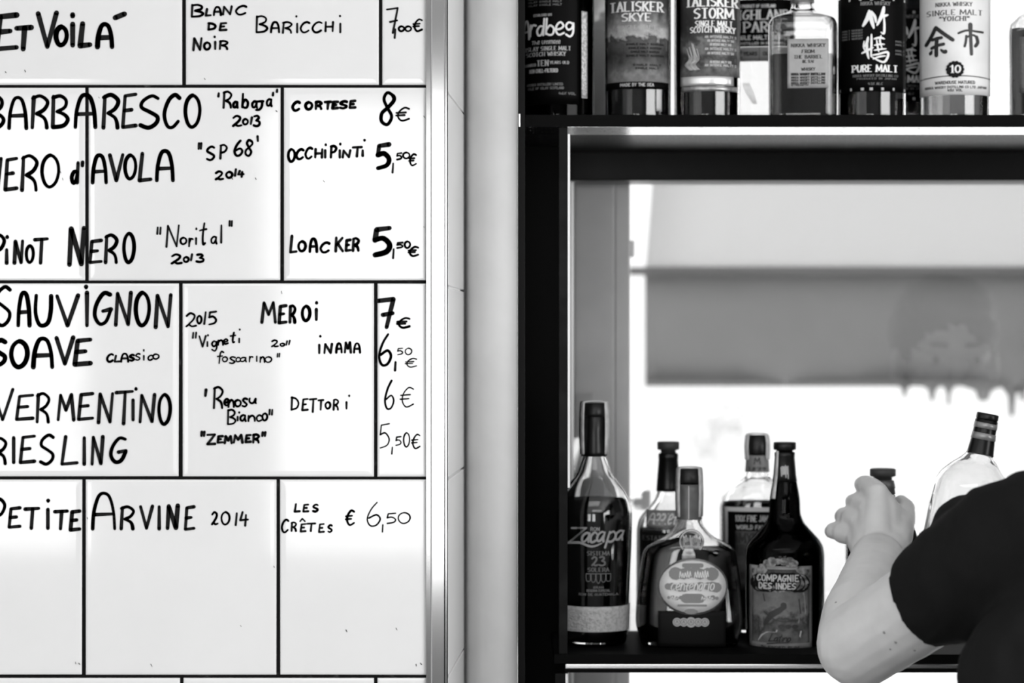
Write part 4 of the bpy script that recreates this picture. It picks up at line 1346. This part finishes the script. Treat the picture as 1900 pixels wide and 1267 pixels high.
# malt with brush characters on black
def brush_malt(label, cx, d):
    b = Bottle('whisky_bottle', label, cx, d, ZU, [(-150, 18), (-95, 20), (-80, 27), (-62, 42), (-46, 55), (-28, 62), (-8, 63.5), (100, 63.5), (205, 63)], M_clear, M_rum, -50)
    b.turned('cap', [(-182, 19), (-180, 21), (-150, 21.5), (-100, 22.5), (-99.8, 20)], M_caps)
    k = D1 / d
    ox = cx

    def q(x, y):                       # drawing laid out for the front bottle, fitted to this one's distance
        return (ox + (x - 1617) * k * .999, 633.5 + (y - 633.5) * k)
    y0, y1 = q(0, 3)[1], q(0, 176)[1]
    lab = b.sheet('label', cx - 60 * k, cx + 61.5 * k, y0, y1, M_lblack, .0004, 20, 10)
    ink = Ink(3)
    ink.poly([q(x, 4.5) for x in (1557, 1577, 1597, 1617, 1637, 1657, 1677)] + [q(x, 9.5) for x in (1677, 1657, 1637, 1617, 1597, 1577, 1557)])
    ink.f.pop()
    for i in range(6):
        n0 = len(ink.v) - 14
        ink.f.append((n0 + i, n0 + i + 1, n0 + 12 - i, n0 + 13 - i))
    b.ink(ink, M_pgrey, lab, .0008, 'label_rule')
    ink = Ink(3)
    ink.poly([q(x, 169) for x in (1560, 1580, 1600, 1617, 1637, 1657, 1677)] + [q(x, 174) for x in (1677, 1657, 1637, 1617, 1600, 1580, 1560)])
    ink.f.pop()
    for i in range(6):
        n0 = len(ink.v) - 14
        ink.f.append((n0 + i, n0 + i + 1, n0 + 12 - i, n0 + 13 - i))
    b.ink(ink, M_pgrey, lab, .0008, 'label_rule')
    ink = Ink(4)

    def S(w, *pts, kind='c', taper=True):
        ink.stroke([q(*p) for p in pts], w * k * .85, kind, 0, False, taper)
    # upper character
    S(9, (1613, 30), (1610, 42), (1602, 56))
    S(9, (1613, 29), (1616, 42), (1621, 60))
    S(6, (1617, 30), (1623, 40), (1625, 50))
    S(8, (1639, 22), (1636, 36), (1627, 55))
    S(6, (1634, 40), (1640, 38), (1646, 36))
    S(5, (1639, 40), (1640, 55), (1639, 70), (1634, 68))
    # lower character
    S(6, (1611, 77), (1609, 86), (1605, 94))
    S(5, (1600, 106), (1612, 100), (1620, 96))
    S(6, (1609, 82), (1609, 100), (1612, 116))
    S(5, (1617, 72), (1617, 90), (1616, 112))
    S(5, (1622, 80), (1632, 78), (1640, 80))
    S(4, (1626, 82), (1628, 95), (1630, 104))
    S(4, (1634, 74), (1632, 84), (1636, 98))
    S(4, (1622, 92), (1632, 90), (1640, 90))
    S(4, (1622, 101), (1634, 99), (1643, 98))
    S(5, (1618, 110), (1630, 108), (1645, 104), (1646, 112), (1640, 122), (1630, 120), (1616, 112))
    S(4, (1620, 117), (1630, 113), (1642, 111))
    S(3.4, (1604, 84), (1603, 94), (1606, 102))
    b.ink(ink, M_plight, lab, .0009, 'brush_character')
    ink = Ink(3)

    def T(t, cx_, ya, yb, w_, pw_, se=True):
        c = q(cx_, ya)
        ink.line(t, c[0], c[1], q(cx_, yb)[1], w_ * k, pw_ * k, se)
    T('PURE MALT', 1623, 128, 140, 80, 2.6)
    b.ink(ink, M_plight, lab, .0009)
    ink = Ink(3)
    T('NIKKA WHISKY', 1624, 12, 18, 52, 1.4)
    T('NIKKA WHISKY DISTILLING CO', 1624, 145, 149, 80, .9)
    T('PRODUCED IN JAPAN', 1626, 151, 154, 70, .8)
    T('43% ALC', 1624, 160, 164, 26, 1.0)
    for i, y in enumerate((62, 67, 72, 77)):
        T('MALT WHISKY', 1583, y, y + 3, 36, .8)
    for i, y in enumerate((82, 88, 99, 105)):
        T('MALT', 1668, y, y + 3, 16, .9)
    b.ink(ink, M_pdim, lab, .0009)
    return b


brush_malt('whisky bottle with black label and silver brush characters, in front, beside the white-labelled bottle', 1617, D1)
brush_malt('black-labelled whisky bottle half hidden behind the one with silver brush characters', 1676, D2)

# malt with white label
b = Bottle('whisky_bottle', 'whisky bottle with a white label, two black brush characters and a dark 10 seal', 1772, D1, ZU,
           [(-200, 18), (-130, 20), (-110, 28), (-88, 46), (-70, 58), (-46, 64), (-20, 65), (100, 65), (205, 64.5)], M_clear, M_whisky, -60)
b.turned('cap', [(-232, 19), (-230, 21), (-200, 21.5), (-136, 22.5), (-135.8, 20)], M_caps)
lab = b.sheet('label', 1709, 1835, -40, 182, M_lwhite, .0005, 22, 10)
ink = Ink(4)


def S(w, *pts, kind='c', taper=True):
    ink.stroke(pts, w, kind, 0, False, taper)


S(7, (1738, 58), (1730, 74), (1721, 88), taper=False)
S(7, (1738, 58), (1752, 70), (1768, 82), taper=False)
S(6, (1732, 80), (1740, 78), (1748, 77), taper=False)
S(6, (1731, 95), (1741, 91), (1752, 89), taper=False)
S(7, (1740, 78), (1739, 94), (1739, 109), taper=False)
S(5, (1731, 100), (1728, 107))
S(6, (1747, 99), (1753, 104), (1757, 104))
ink.disc(1729, 104, 3.5)
ink.disc(1755, 103, 4)
S(8, (1799, 54), (1799, 62), taper=False)
S(4, (1778, 70), (1792, 65), (1808, 66), (1821, 67), taper=False)
S(6, (1799, 62), (1800, 85), (1801, 108), taper=False)
S(4.5, (1792, 75), (1791, 86), (1789, 94), taper=False)
S(4, (1793, 77), (1804, 73), (1811, 78), taper=False)
S(6, (1810, 76), (1812, 86), (1808, 93), taper=False)
b.ink(ink, M_pblack, lab, .001, 'brush_character')
ink = Ink(3)
ink.line('NIKKA WHISKY', 1770, 13, 20, 64, 1.4, True)
ink.line('SINGLE MALT', 1771, 27, 36, 98, 1.8, True)
ink.line('"YOICHI"', 1771, 39, 47, 52, 2.0, True)
ink.line('WAREHOUSE MATURED', 1772, 157, 162, 70, 1.3)
ink.line('NIKKA WHISKY DISTILLING CO LTD JAPAN', 1773, 166, 170, 108, 1.0)
ink.line('45% VOL', 1772, 172, 176, 26, 1.2)
ink.stroke([(1711, 151), (1740, 148.5), (1772, 147.5), (1805, 148.5), (1834, 151)], 2.0, 'c')
b.ink(ink, mat('charcoal_print', .05, .5), lab, .001)
ink = Ink(3)
for i in range(14):
    a = 2 * math.pi * i / 14
    ink.disc(1772 + 12.5 * math.cos(a), 136 + 12 * math.sin(a), 3.9, 8)
ink.disc(1772, 136, 13, 20)
seal = b.ink(ink, M_ldark, lab, .0014, 'seal')
ink = Ink(3)
ink.line('10', 1773, 129, 142, 16, 3, True)
b.ink(ink, M_plight, seal, .0019)

# dark square bottle cut by the right edge
b = Bottle('square_bottle', 'dark-filled square bottle with a ribbed label at the right end of the upper shelf', 1936, D1, ZU,
           [(-40, 18, 1, 2), (0, 20, 1, 2), (14, 26, 1, 2.2), (26, 42, 1, 2.8), (38, 55, 1, 3.8), (52, 63, 1, 5), (66, 64, 1, 6), (205, 63, 1, 6)], M_clear, M_rum, 58, seg=72)
b.turned('cap', [(-64, 20), (-62, 23), (-30, 23), (-28, 20)], M_cap)
b.sheet('label', 1894, 1980, 75, 178, mat('ribbed_grey_label', .09, .5, bump=(400, .6)), .0006, 14, 6)

# ------------------------------------------------------------------ outside: awning, street, house, tree
M_pave = mat('pale_paving', .62, .8, noise=(2, .55, .4, .7))
M_house = mat('sunlit_render', .82, .8)
M_shut = mat('pale_shutter', .7, .7)
box('ground', -14, 26, 3.2, 26, -.15, -.02, M_pave)['kind'] = 'structure'

m = bpy.data.materials.new('awning_canvas')
m.use_nodes = True
nt = m.node_tree
nt.nodes.remove(nt.nodes['Principled BSDF'])
df = nt.nodes.new('ShaderNodeBsdfDiffuse')
df.inputs['Color'].default_value = (.6, .6, .6, 1)
tr = nt.nodes.new('ShaderNodeBsdfTranslucent')
tr.inputs['Color'].default_value = (.62, .62, .62, 1)
mx = nt.nodes.new('ShaderNodeMixShader')
mx.inputs[0].default_value = .6
nt.links.new(df.outputs[0], mx.inputs[1])
nt.links.new(tr.outputs[0], mx.inputs[2])
nt.links.new(mx.outputs[0], nt.nodes['Material Output'].inputs['Surface'])
M_canvas = m
M_val = mat('grey_valance_cloth', .27, .9, 0, .2, noise=(2.6, .33, .35, .7))
M_abar = mat('awning_bar', .14, .5)

AD = 4.4
aw = empty('awning', (X(1600, AD), AD, Z(600, AD)))
tag(aw, 'grey shop awning with a flat hanging front flap outside the window', 'awning')


def apart(o):
    o.parent = aw
    o.matrix_parent_inverse = Matrix.Translation(-aw.location)
    return o


ax0, ax1 = X(1197, AD), X(1197, AD) + 3.4
AT = 4.12
zfr, zbk = Z(500, AD), Z(290, AT)
v, f = [], []
nx, ny = 30, 10
for j in range(ny + 1):
    t = j / ny
    for i in range(nx + 1):
        u = i / nx
        sag = -.004 * math.sin(math.pi * t) * (.6 + .4 * math.cos(u * 40))
        v.append((ax0 + (ax1 - ax0) * u, AT + (AD - AT) * t, zbk + (zfr - zbk) * t + sag))
for j in range(ny):
    for i in range(nx):
        a = j * (nx + 1) + i
        f.append((a, a + 1, a + nx + 2, a + nx + 1))
apart(pydata('canvas', v, f, M_canvas, None, True)).modifiers.new('cloth', 'SOLIDIFY').thickness = .0015
v, f = [], []
for i in range(81):
    x = ax0 + (ax1 - ax0) * i / 80
    w = .008 * math.sin(i * .7) + .004 * math.sin(i * 1.9)
    for k, yy in enumerate((505, 575, 645, 716)):
        v.append((x, AD + .01 + w * (k / 3), Z(yy, AD)))
for i in range(80):
    for k in range(3):
        a = i * 4 + k
        f.append((a, a + 4, a + 5, a + 1))
apart(pydata('front_flap', v, f, M_val, None, True)).modifiers.new('cloth', 'SOLIDIFY').thickness = .004
bm = bmesh.new()
bx(bm, ax0 - .03, ax1, AD - .012, AD + .012, Z(511, AD), Z(495, AD), .004)
apart(from_bm('front_bar', bm, M_abar))
bm = bmesh.new()
bx(bm, ax0, ax1, AD - .004, AD + .014, Z(717, AD), Z(706, AD), .002)
apart(from_bm('hem_bar', bm, mat('hem_cloth', .22, .8)))
bm = bmesh.new()
v0 = [(ax0 - .012, 3.22, zbk - .03), (ax0 + .012, 3.22, zbk - .03), (ax0 + .012, AT, zbk - .03), (ax0 - .012, AT, zbk - .03)]
vv = [bm.verts.new(c) for c in v0] + [bm.verts.new((x, y, z + .025)) for x, y, z in v0]
for q in ((3, 2, 1, 0), (4, 5, 6, 7), (0, 1, 5, 4), (1, 2, 6, 5), (2, 3, 7, 6), (3, 0, 4, 7)):
    bm.faces.new([vv[i] for i in q])
apart(from_bm('side_arm', bm, mat('white_awning_arm', .7, .5)))
bm = bmesh.new()
bx(bm, ax0 - .03, ax1, AT - .04, AT + .04, zbk - .006, zbk + .07, .01)
apart(from_bm('cassette', bm, mat('white_awning_arm', .7, .5)))
# ragged fringe hanging under the right part of the flap
for px, w, h in ((1679, 9, 22), (1730, 12, 30), (1761, 8, 38), (1825, 30, 30), (1878, 14, 58), (1898, 12, 30), (1940, 12, 34), (1990, 9, 40)):
    pts = [(px - w * 1.6, 714), (px - w * .5, 714 + h * .35), (px - w * .25, 714 + h), (px + w * .25, 714 + h), (px + w * .55, 714 + h * .35), (px + w * 1.6, 714)]
    bm = bmesh.new()
    fa = [bm.verts.new((X(a, AD), AD + .002, Z(c, AD))) for a, c in pts]
    fb = [bm.verts.new((X(a, AD), AD + .008, Z(c, AD))) for a, c in pts]
    bm.faces.new(fa)
    bm.faces.new(fb[::-1])
    for i in range(6):
        bm.faces.new((fa[i], fb[i], fb[(i + 1) % 6], fa[(i + 1) % 6]))
    apart(from_bm('fringe', bm, M_val))

# house across the street
HY = 15.0
hs = empty('building', (4, HY, -.02))
tag(hs, 'sunlit pale house across the street, seen overexposed below the awning', 'building')


def hpart(o):
    o.parent = hs
    o.matrix_parent_inverse = Matrix.Translation(-hs.location)
    return o


hpart(box('facade', -8, 18, HY, HY + .5, -.02, 7, M_house))
hpart(box('cornice', -8.1, 18.1, HY - .25, HY, 3.9, 4.1, M_house))
for x in (-2.2, 1.0, 4.2, 7.4):
    w = hpart(box('window', x - .55, x + .55, HY - .06, HY, 4.6, 6.2, M_shut))
    for sgn in (-1, 1):
        p = box('shutter', x + sgn * .28 - .25, x + sgn * .28 + .25, HY - .09, HY - .061, 4.65, 6.15, M_house)
        p.parent = w
# small street tree
TY = 9.5
tp = P(1330, 790, TY)
tree = empty('street_tree', (tp.x, TY, -.02))
tag(tree, 'small pale blurred tree standing across the street beyond the window', 'tree')
bm = bmesh.new()
bmesh.ops.create_cone(bm, cap_ends=True, segments=10, radius1=.03, radius2=.012, depth=tp.z, matrix=Matrix.Translation((0, 0, tp.z / 2)))
from_bm('trunk', bm, mat('tree_bark', .75, .9), tree, True)
rt = random.Random(5)
v, f = [], []
for i in range(330):
    while True:
        p = Vector((rt.uniform(-1, 1), rt.uniform(-1, 1), rt.uniform(-1, 1)))
        if p.length < 1:
            break
    c = Vector((p.x * .17, p.y * .16, tp.z + .02 + p.z * .09 + .05 * math.sin(p.x * 5)))
    n = Vector((rt.uniform(-1, 1), rt.uniform(-1, 1), rt.uniform(-1, 1))).normalized()
    t = n.orthogonal().normalized() * .026
    w_ = n.cross(t) * .5
    k = len(v)
    v += [c - t, c + w_, c + t, c - w_]
    f.append((k, k + 1, k + 2, k + 3))
o = pydata('foliage', [tuple(q) for q in v], f, mat('dusty_leaf', .7, .7), tree)
o['kind'] = 'stuff'

# ------------------------------------------------------------------ barman: body, shirt, hair, trousers
class Solid:
    """plain list of overlapping closed solids"""

    def __init__(self):
        self.v = []
        self.f = []

    def sphere(self, mtx, seg=20, rings=12):
        b = len(self.v)
        self.v.append(tuple(mtx @ Vector((0, 0, -1))))
        for j in range(1, rings):
            t = math.pi * j / rings
            for i in range(seg):
                a = 2 * math.pi * i / seg
                self.v.append(tuple(mtx @ Vector((math.sin(t) * math.cos(a), math.sin(t) * math.sin(a), -math.cos(t)))))
        self.v.append(tuple(mtx @ Vector((0, 0, 1))))
        e = len(self.v) - 1
        for i in range(seg):
            k = (i + 1) % seg
            self.f.append((b, b + 1 + k, b + 1 + i))
            for j in range(rings - 2):
                p = b + 1 + j * seg
                self.f.append((p + i, p + k, p + seg + k, p + seg + i))
            p = b + 1 + (rings - 2) * seg
            self.f.append((p + i, p + k, e))

    def cone(self, a, ra, c, rc, seg=20):
        d = c - a
        if d.length < 1e-5:
            return
        q = d.to_track_quat('Z', 'Y').to_matrix()
        b = len(self.v)
        for ctr, r in ((a, ra), (c, rc)):
            for i in range(seg):
                t = 2 * math.pi * i / seg
                self.v.append(tuple(ctr + q @ Vector((r * math.cos(t), r * math.sin(t), 0))))
        for i in range(seg):
            k = (i + 1) % seg
            self.f.append((b + i, b + k, b + seg + k, b + seg + i))
        self.f.append(tuple(range(b + seg - 1, b - 1, -1)))
        self.f.append(tuple(range(b + seg, b + 2 * seg)))


def cap_chain(sd, pts, seg=20):
    """rounded tapered limb through points (Vector, radius)"""
    for (a, ra), (c, rc) in zip(pts[:-1], pts[1:]):
        sd.cone(a, ra, c, rc, seg)
    for a, ra in pts:
        sd.sphere(Matrix.Translation(a) @ Matrix.Diagonal((ra, ra, ra, 1)), seg)


def ell(sd, c, rx, ry, rz, rot=(0, 0, 0)):
    sd.sphere(Matrix.Translation(c) @ Matrix.Diagonal((rx, ry, rz, 1)), 28, 18)


def solid(name, sd, m, parent):
    return pydata(name, sd.v, sd.f, m, parent, True)


def fuse(name, bm, voxel, smooth, m, parent, disp=None):
    """melt overlapping solids into one continuous surface"""
    me = bpy.data.meshes.new(name + '_raw')
    me.from_pydata(bm.v, [], bm.f)
    t = bpy.data.objects.new(name + '_raw', me)
    COL.objects.link(t)
    r = t.modifiers.new('r', 'REMESH')
    r.mode = 'VOXEL'
    r.voxel_size = voxel
    s = t.modifiers.new('s', 'SMOOTH')
    s.iterations = smooth
    s.factor = .5
    dg = bpy.context.evaluated_depsgraph_get()
    nm = bpy.data.meshes.new_from_object(t.evaluated_get(dg))
    bpy.data.objects.remove(t)
    bpy.data.meshes.remove(me)
    nm.name = name
    if disp:
        from mathutils import noise
        moved = []
        for vtx in nm.vertices:
            moved += list(vtx.co + vtx.normal * disp(vtx.co, noise))
        nm.vertices.foreach_set('co', moved)
        nm.update()
    o = link(name, nm, m, parent, True)
    return o


m = mat('skin', .64, .5, 0, .35, noise=(30, .58, .4, .7), bump=(500, .06))
M_skin = m
M_shirt = mat('black_tshirt_cloth', .008, .85, 0, .12, bump=(900, .2))
M_hair = mat('dark_hair', .012, .5, 0, .3, bump=(400, .5))
M_trouser = mat('dark_trousers', .02, .85, 0, .2)

person = empty('person', (.68, 2.2, 0))
tag(person, 'person in a black t-shirt reaching up with a bare arm to grip a bottle', 'person')


def pp(o):
    o.matrix_parent_inverse = Matrix.Translation(-person.location)
    return o


elbow = P(1594, 1196, 2.45)
wrist = P(1628, 1040, 2.672)
shoulder = P(1935, 985, 2.27)
bm = Solid()
# upper arm and forearm
mid_u = elbow.lerp(shoulder, .45)
cap_chain(bm, [(shoulder + Vector((.02, 0, -.02)), .048), (mid_u, .045), (elbow.lerp(shoulder, .12), .044), (elbow, .0435)])
f1, f2 = elbow.lerp(wrist, .28), elbow.lerp(wrist, .6)
cap_chain(bm, [(elbow, .0435), (f1, .045), (f2, .038), (elbow.lerp(wrist, .85), .0335), (wrist, .0305)])
# hand: back of the hand, knuckles, fingers closing round the bottle
ft = {
    'index': [(1628, 917, 2.724, .0128), (1607, 899, 2.758, .0108), (1599, 899, 2.790, .0094), (1606, 901, 2.826, .0086)],
    'middle': [(1612, 945, 2.722, .0122), (1590, 931, 2.760, .0105), (1582, 931, 2.795, .0092), (1590, 933, 2.834, .0084)],
    'ring': [(1595, 968, 2.724, .0114), (1567, 957, 2.762, .0102), (1562, 958, 2.800, .0088), (1574, 960, 2.836, .008)],
    'pinky': [(1583, 994, 2.727, .0105), (1547, 985, 2.758, .0096), (1542, 986, 2.786, .008), (1552, 988, 2.815, .0074)],
}
for k, ch in ft.items():
    pts = [(P(x, y, d), r) for x, y, d, r in ch]
    cap_chain(bm, pts, 16)
    mp = pts[0][0].lerp(pts[1][0], .55)
    cap_chain(bm, [(pts[0][0], pts[0][1] + .001), (mp, pts[1][1] + .0026)], 16)
    cap_chain(bm, [(wrist + (pts[0][0] - wrist) * .18 + Vector((0, .002, 0)), .020), ((wrist + pts[0][0]) / 2 + Vector((0, .002, 0)), .0175), (pts[0][0], pts[0][1])], 16)
th = [(1655, 1012, 2.700, .021), (1668, 978, 2.722, .0175), (1677, 958, 2.752, .0135), (1680, 942, 2.784, .0108), (1672, 932, 2.806, .009)]
cap_chain(bm, [(wrist, .026)] + [(P(x, y, d), r) for x, y, d, r in th], 16)
cap_chain(bm, [(P(1640, 990, 2.708), .022), (P(1645, 950, 2.722), .017), (P(1632, 925, 2.726), .0145)], 16)
cap_chain(bm, [(P(1655, 990, 2.715), .019), (P(1655, 950, 2.728), .013)], 16)
# the other arm, in front of the chest, holding the tilted bottle
sh2 = Vector((.93, 2.26, CZ - .17))
el2 = Vector((.86, 2.50, CZ - .40))
wr2 = P(1865, 1100, 2.66)
cap_chain(bm, [(sh2, .056), (sh2.lerp(el2, .5), .047), (el2, .043), (el2.lerp(wr2, .3), .043), (wr2, .029)])
pal = P(1838, 1075, 2.68)
cap_chain(bm, [(wr2, .028), (pal, .026)])
for i in range(4):
    z = .03 - .021 * i
    cap_chain(bm, [(pal + Vector((0, .0, z * .8)), .012), (pal + Vector((-.035, -.045 + .01, z)), .0105), (pal + Vector((-.06, -.045, z)), .0095), (pal + Vector((-.078, -.03, z)), .0085)], 12)
cap_chain(bm, [(pal + Vector((0, .02, .02)), .015), (pal + Vector((-.03, .055, .04)), .011), (pal + Vector((-.05, .06, .04)), .0095)], 12)
# neck, head and face, turned towards the window
hc = Vector((X(2222, 2.42), 2.42, Z(690, 2.42)))
neck0 = Vector((hc.x, 2.30, CZ - .13))
cap_chain(bm, [(Vector((hc.x - .0, 2.24, CZ - .22)), .09), (neck0, .058), (hc + Vector((0, -.02, -.05)), .056)])
ell(bm, hc + Vector((0, -.012, .028)), .074, .095, .088)
ell(bm, hc + Vector((0, .022, -.045)), .058, .068, .075)
ell(bm, hc + Vector((0, .05, -.088)), .032, .03, .026)
cap_chain(bm, [(hc + Vector((0, .086, .005)), .009), (hc + Vector((0, .104, -.030)), .0125)], 12)
for sgn in (-1, 1):
    ell(bm, hc + Vector((sgn * .033, .074, -.028)), .024, .018, .022)
    ell(bm, hc + Vector((sgn * .03, .078, .022)), .026, .012, .008)
    ell(bm, hc + Vector((sgn * .076, -.008, -.008)), .010, .02, .032)
ell(bm, hc + Vector((0, .086, -.063)), .024, .010, .007)
ell(bm, hc + Vector((0, .084, -.074)), .020, .010, .007)
# trunk under the shirt and legs down to the floor
tc = Vector((X(2200, 2.25), 2.24, 0))
cap_chain(bm, [(Vector((tc.x, 2.24, CZ - .25)), .10), (Vector((tc.x, 2.20, 1.05)), .11), (Vector((tc.x, 2.16, .93)), .12)])


def hairfn(co, noise):
    return .0006 * noise.noise(co * 60)


body = pp(fuse('body', bm, .0024, 4, M_skin, person, hairfn))

# moles on the arm
from mathutils.bvhtree import BVHTree
bvh = BVHTree.FromPolygons([q.co[:] for q in body.data.vertices], [q.vertices[:] for q in body.data.polygons])
for px, py, r in ((1641, 1173, .0016), (1662, 1191, .0016), (1652, 1204, .0011), (1697, 1206, .0013), (1551, 1118, .0012)):
    e = Vector((0, 0, CZ))
    hit = bvh.ray_cast(e, (P(px, py, 1.0) - e).normalized())
    if hit[0] is not None:
        bm = Solid()
        ell(bm, hit[0], r, r * .35, r)
        pp(solid('mole', bm, mat('mole_skin', .22, .6), person))
# eyes and brows
for sgn in (-1, 1):
    bm = Solid()
    ell(bm, hc + Vector((sgn * .032, .0795, .002)), .0135, .012, .0085)
    pp(solid('eye', bm, mat('eye_white', .7, .2), person))
    bm = Solid()
    ell(bm, hc + Vector((sgn * .032, .0905, .002)), .006, .003, .006)
    pp(solid('iris', bm, mat('dark_iris', .02, .2), person))
    bm = Solid()
    cap_chain(bm, [(hc + Vector((sgn * .016, .0905, .024)), .0035), (hc + Vector((sgn * .034, .0885, .026)), .0036), (hc + Vector((sgn * .055, .074, .019)), .0025)], 10)
    pp(solid('eyebrow', bm, M_hair, person))
bm = Solid()
ell(bm, hc + Vector((0, -.022, .045)), .086, .102, .092)
ell(bm, hc + Vector((0, .02, .088)), .07, .07, .045)
ell(bm, hc + Vector((0, -.05, -.01)), .078, .062, .08)


def hd(co, noise):
    return .004 * noise.noise(co * 55) + .003 * noise.noise(co * 140)


pp(fuse('hair', bm, .005, 3, M_hair, person, hd))

# t-shirt: sleeve, shoulder and trunk
bm = Solid()
ax = (elbow - shoulder).normalized()
hem = P(1716, 1114, 2.38)
ax = (hem - shoulder).normalized()


def tcone(a, ra, c, rc):
    bm.cone(a, ra, c, rc, 32)


s1 = hem.lerp(shoulder, .35) + Vector((0, 0, -.002))
s2 = hem.lerp(shoulder, .72) + Vector((0, .01, -.004))
tcone(hem, .0495, s1, .060)
cap_chain(bm, [(s1, .060), (s2, .069), (shoulder + Vector((.02, .0, -.012)), .076)])
cap_chain(bm, [(P(1795, 985, 2.36), .036), (P(1880, 990, 2.3), .045), (Vector((hc.x - .07, 2.26, CZ - .175)), .055)])
tcone(P(1712, 1030, 2.41), .014, P(1800, 985, 2.35), .034)
# trunk
tx = tc.x
for z, w, dpt, yy in ((CZ - .25, .17, .085, 2.25), (CZ - .31, .215, .11, 2.24), (CZ - .36, .215, .12, 2.235), (CZ - .48, .205, .12, 2.225), (CZ - .62, .2, .12, 2.21), (.98, .205, .125, 2.19), (.90, .205, .125, 2.18)):
    ell(bm, Vector((tx, yy, z)), w, dpt, .12)
cap_chain(bm, [(sh2, .08), (sh2.lerp(el2, .5), .064)])
cap_chain(bm, [(sh2, .08), (Vector((tx, 2.26, CZ - .215)), .075), (shoulder + Vector((.02, 0, -.012)), .062)])


def wr(co, noise):
    return .006 * noise.noise(co * 16) + .003 * noise.noise(Vector((co.x * 60, co.y * 20, co.z * 30)))


shirt = pp(fuse('t_shirt', bm, .0055, 5, M_shirt, person, wr))

bm = Solid()
for sgn in (-1, 1):
    cap_chain(bm, [(Vector((tx + sgn * .09, 2.17, .88)), .105), (Vector((tx + sgn * .1, 2.19, .48)), .08), (Vector((tx + sgn * .11, 2.16, .12)), .062)])
ell(bm, Vector((tx, 2.17, .92)), .19, .125, .12)
pp(fuse('trousers', bm, .012, 4, M_trouser, person))
for sgn in (-1, 1):
    bm = Solid()
    cap_chain(bm, [(Vector((tx + sgn * .11, 2.12, .05)), .05), (Vector((tx + sgn * .12, 2.32, .04)), .04)])
    pp(fuse('shoe', bm, .008, 4, mat('black_shoe', .01, .4), person))
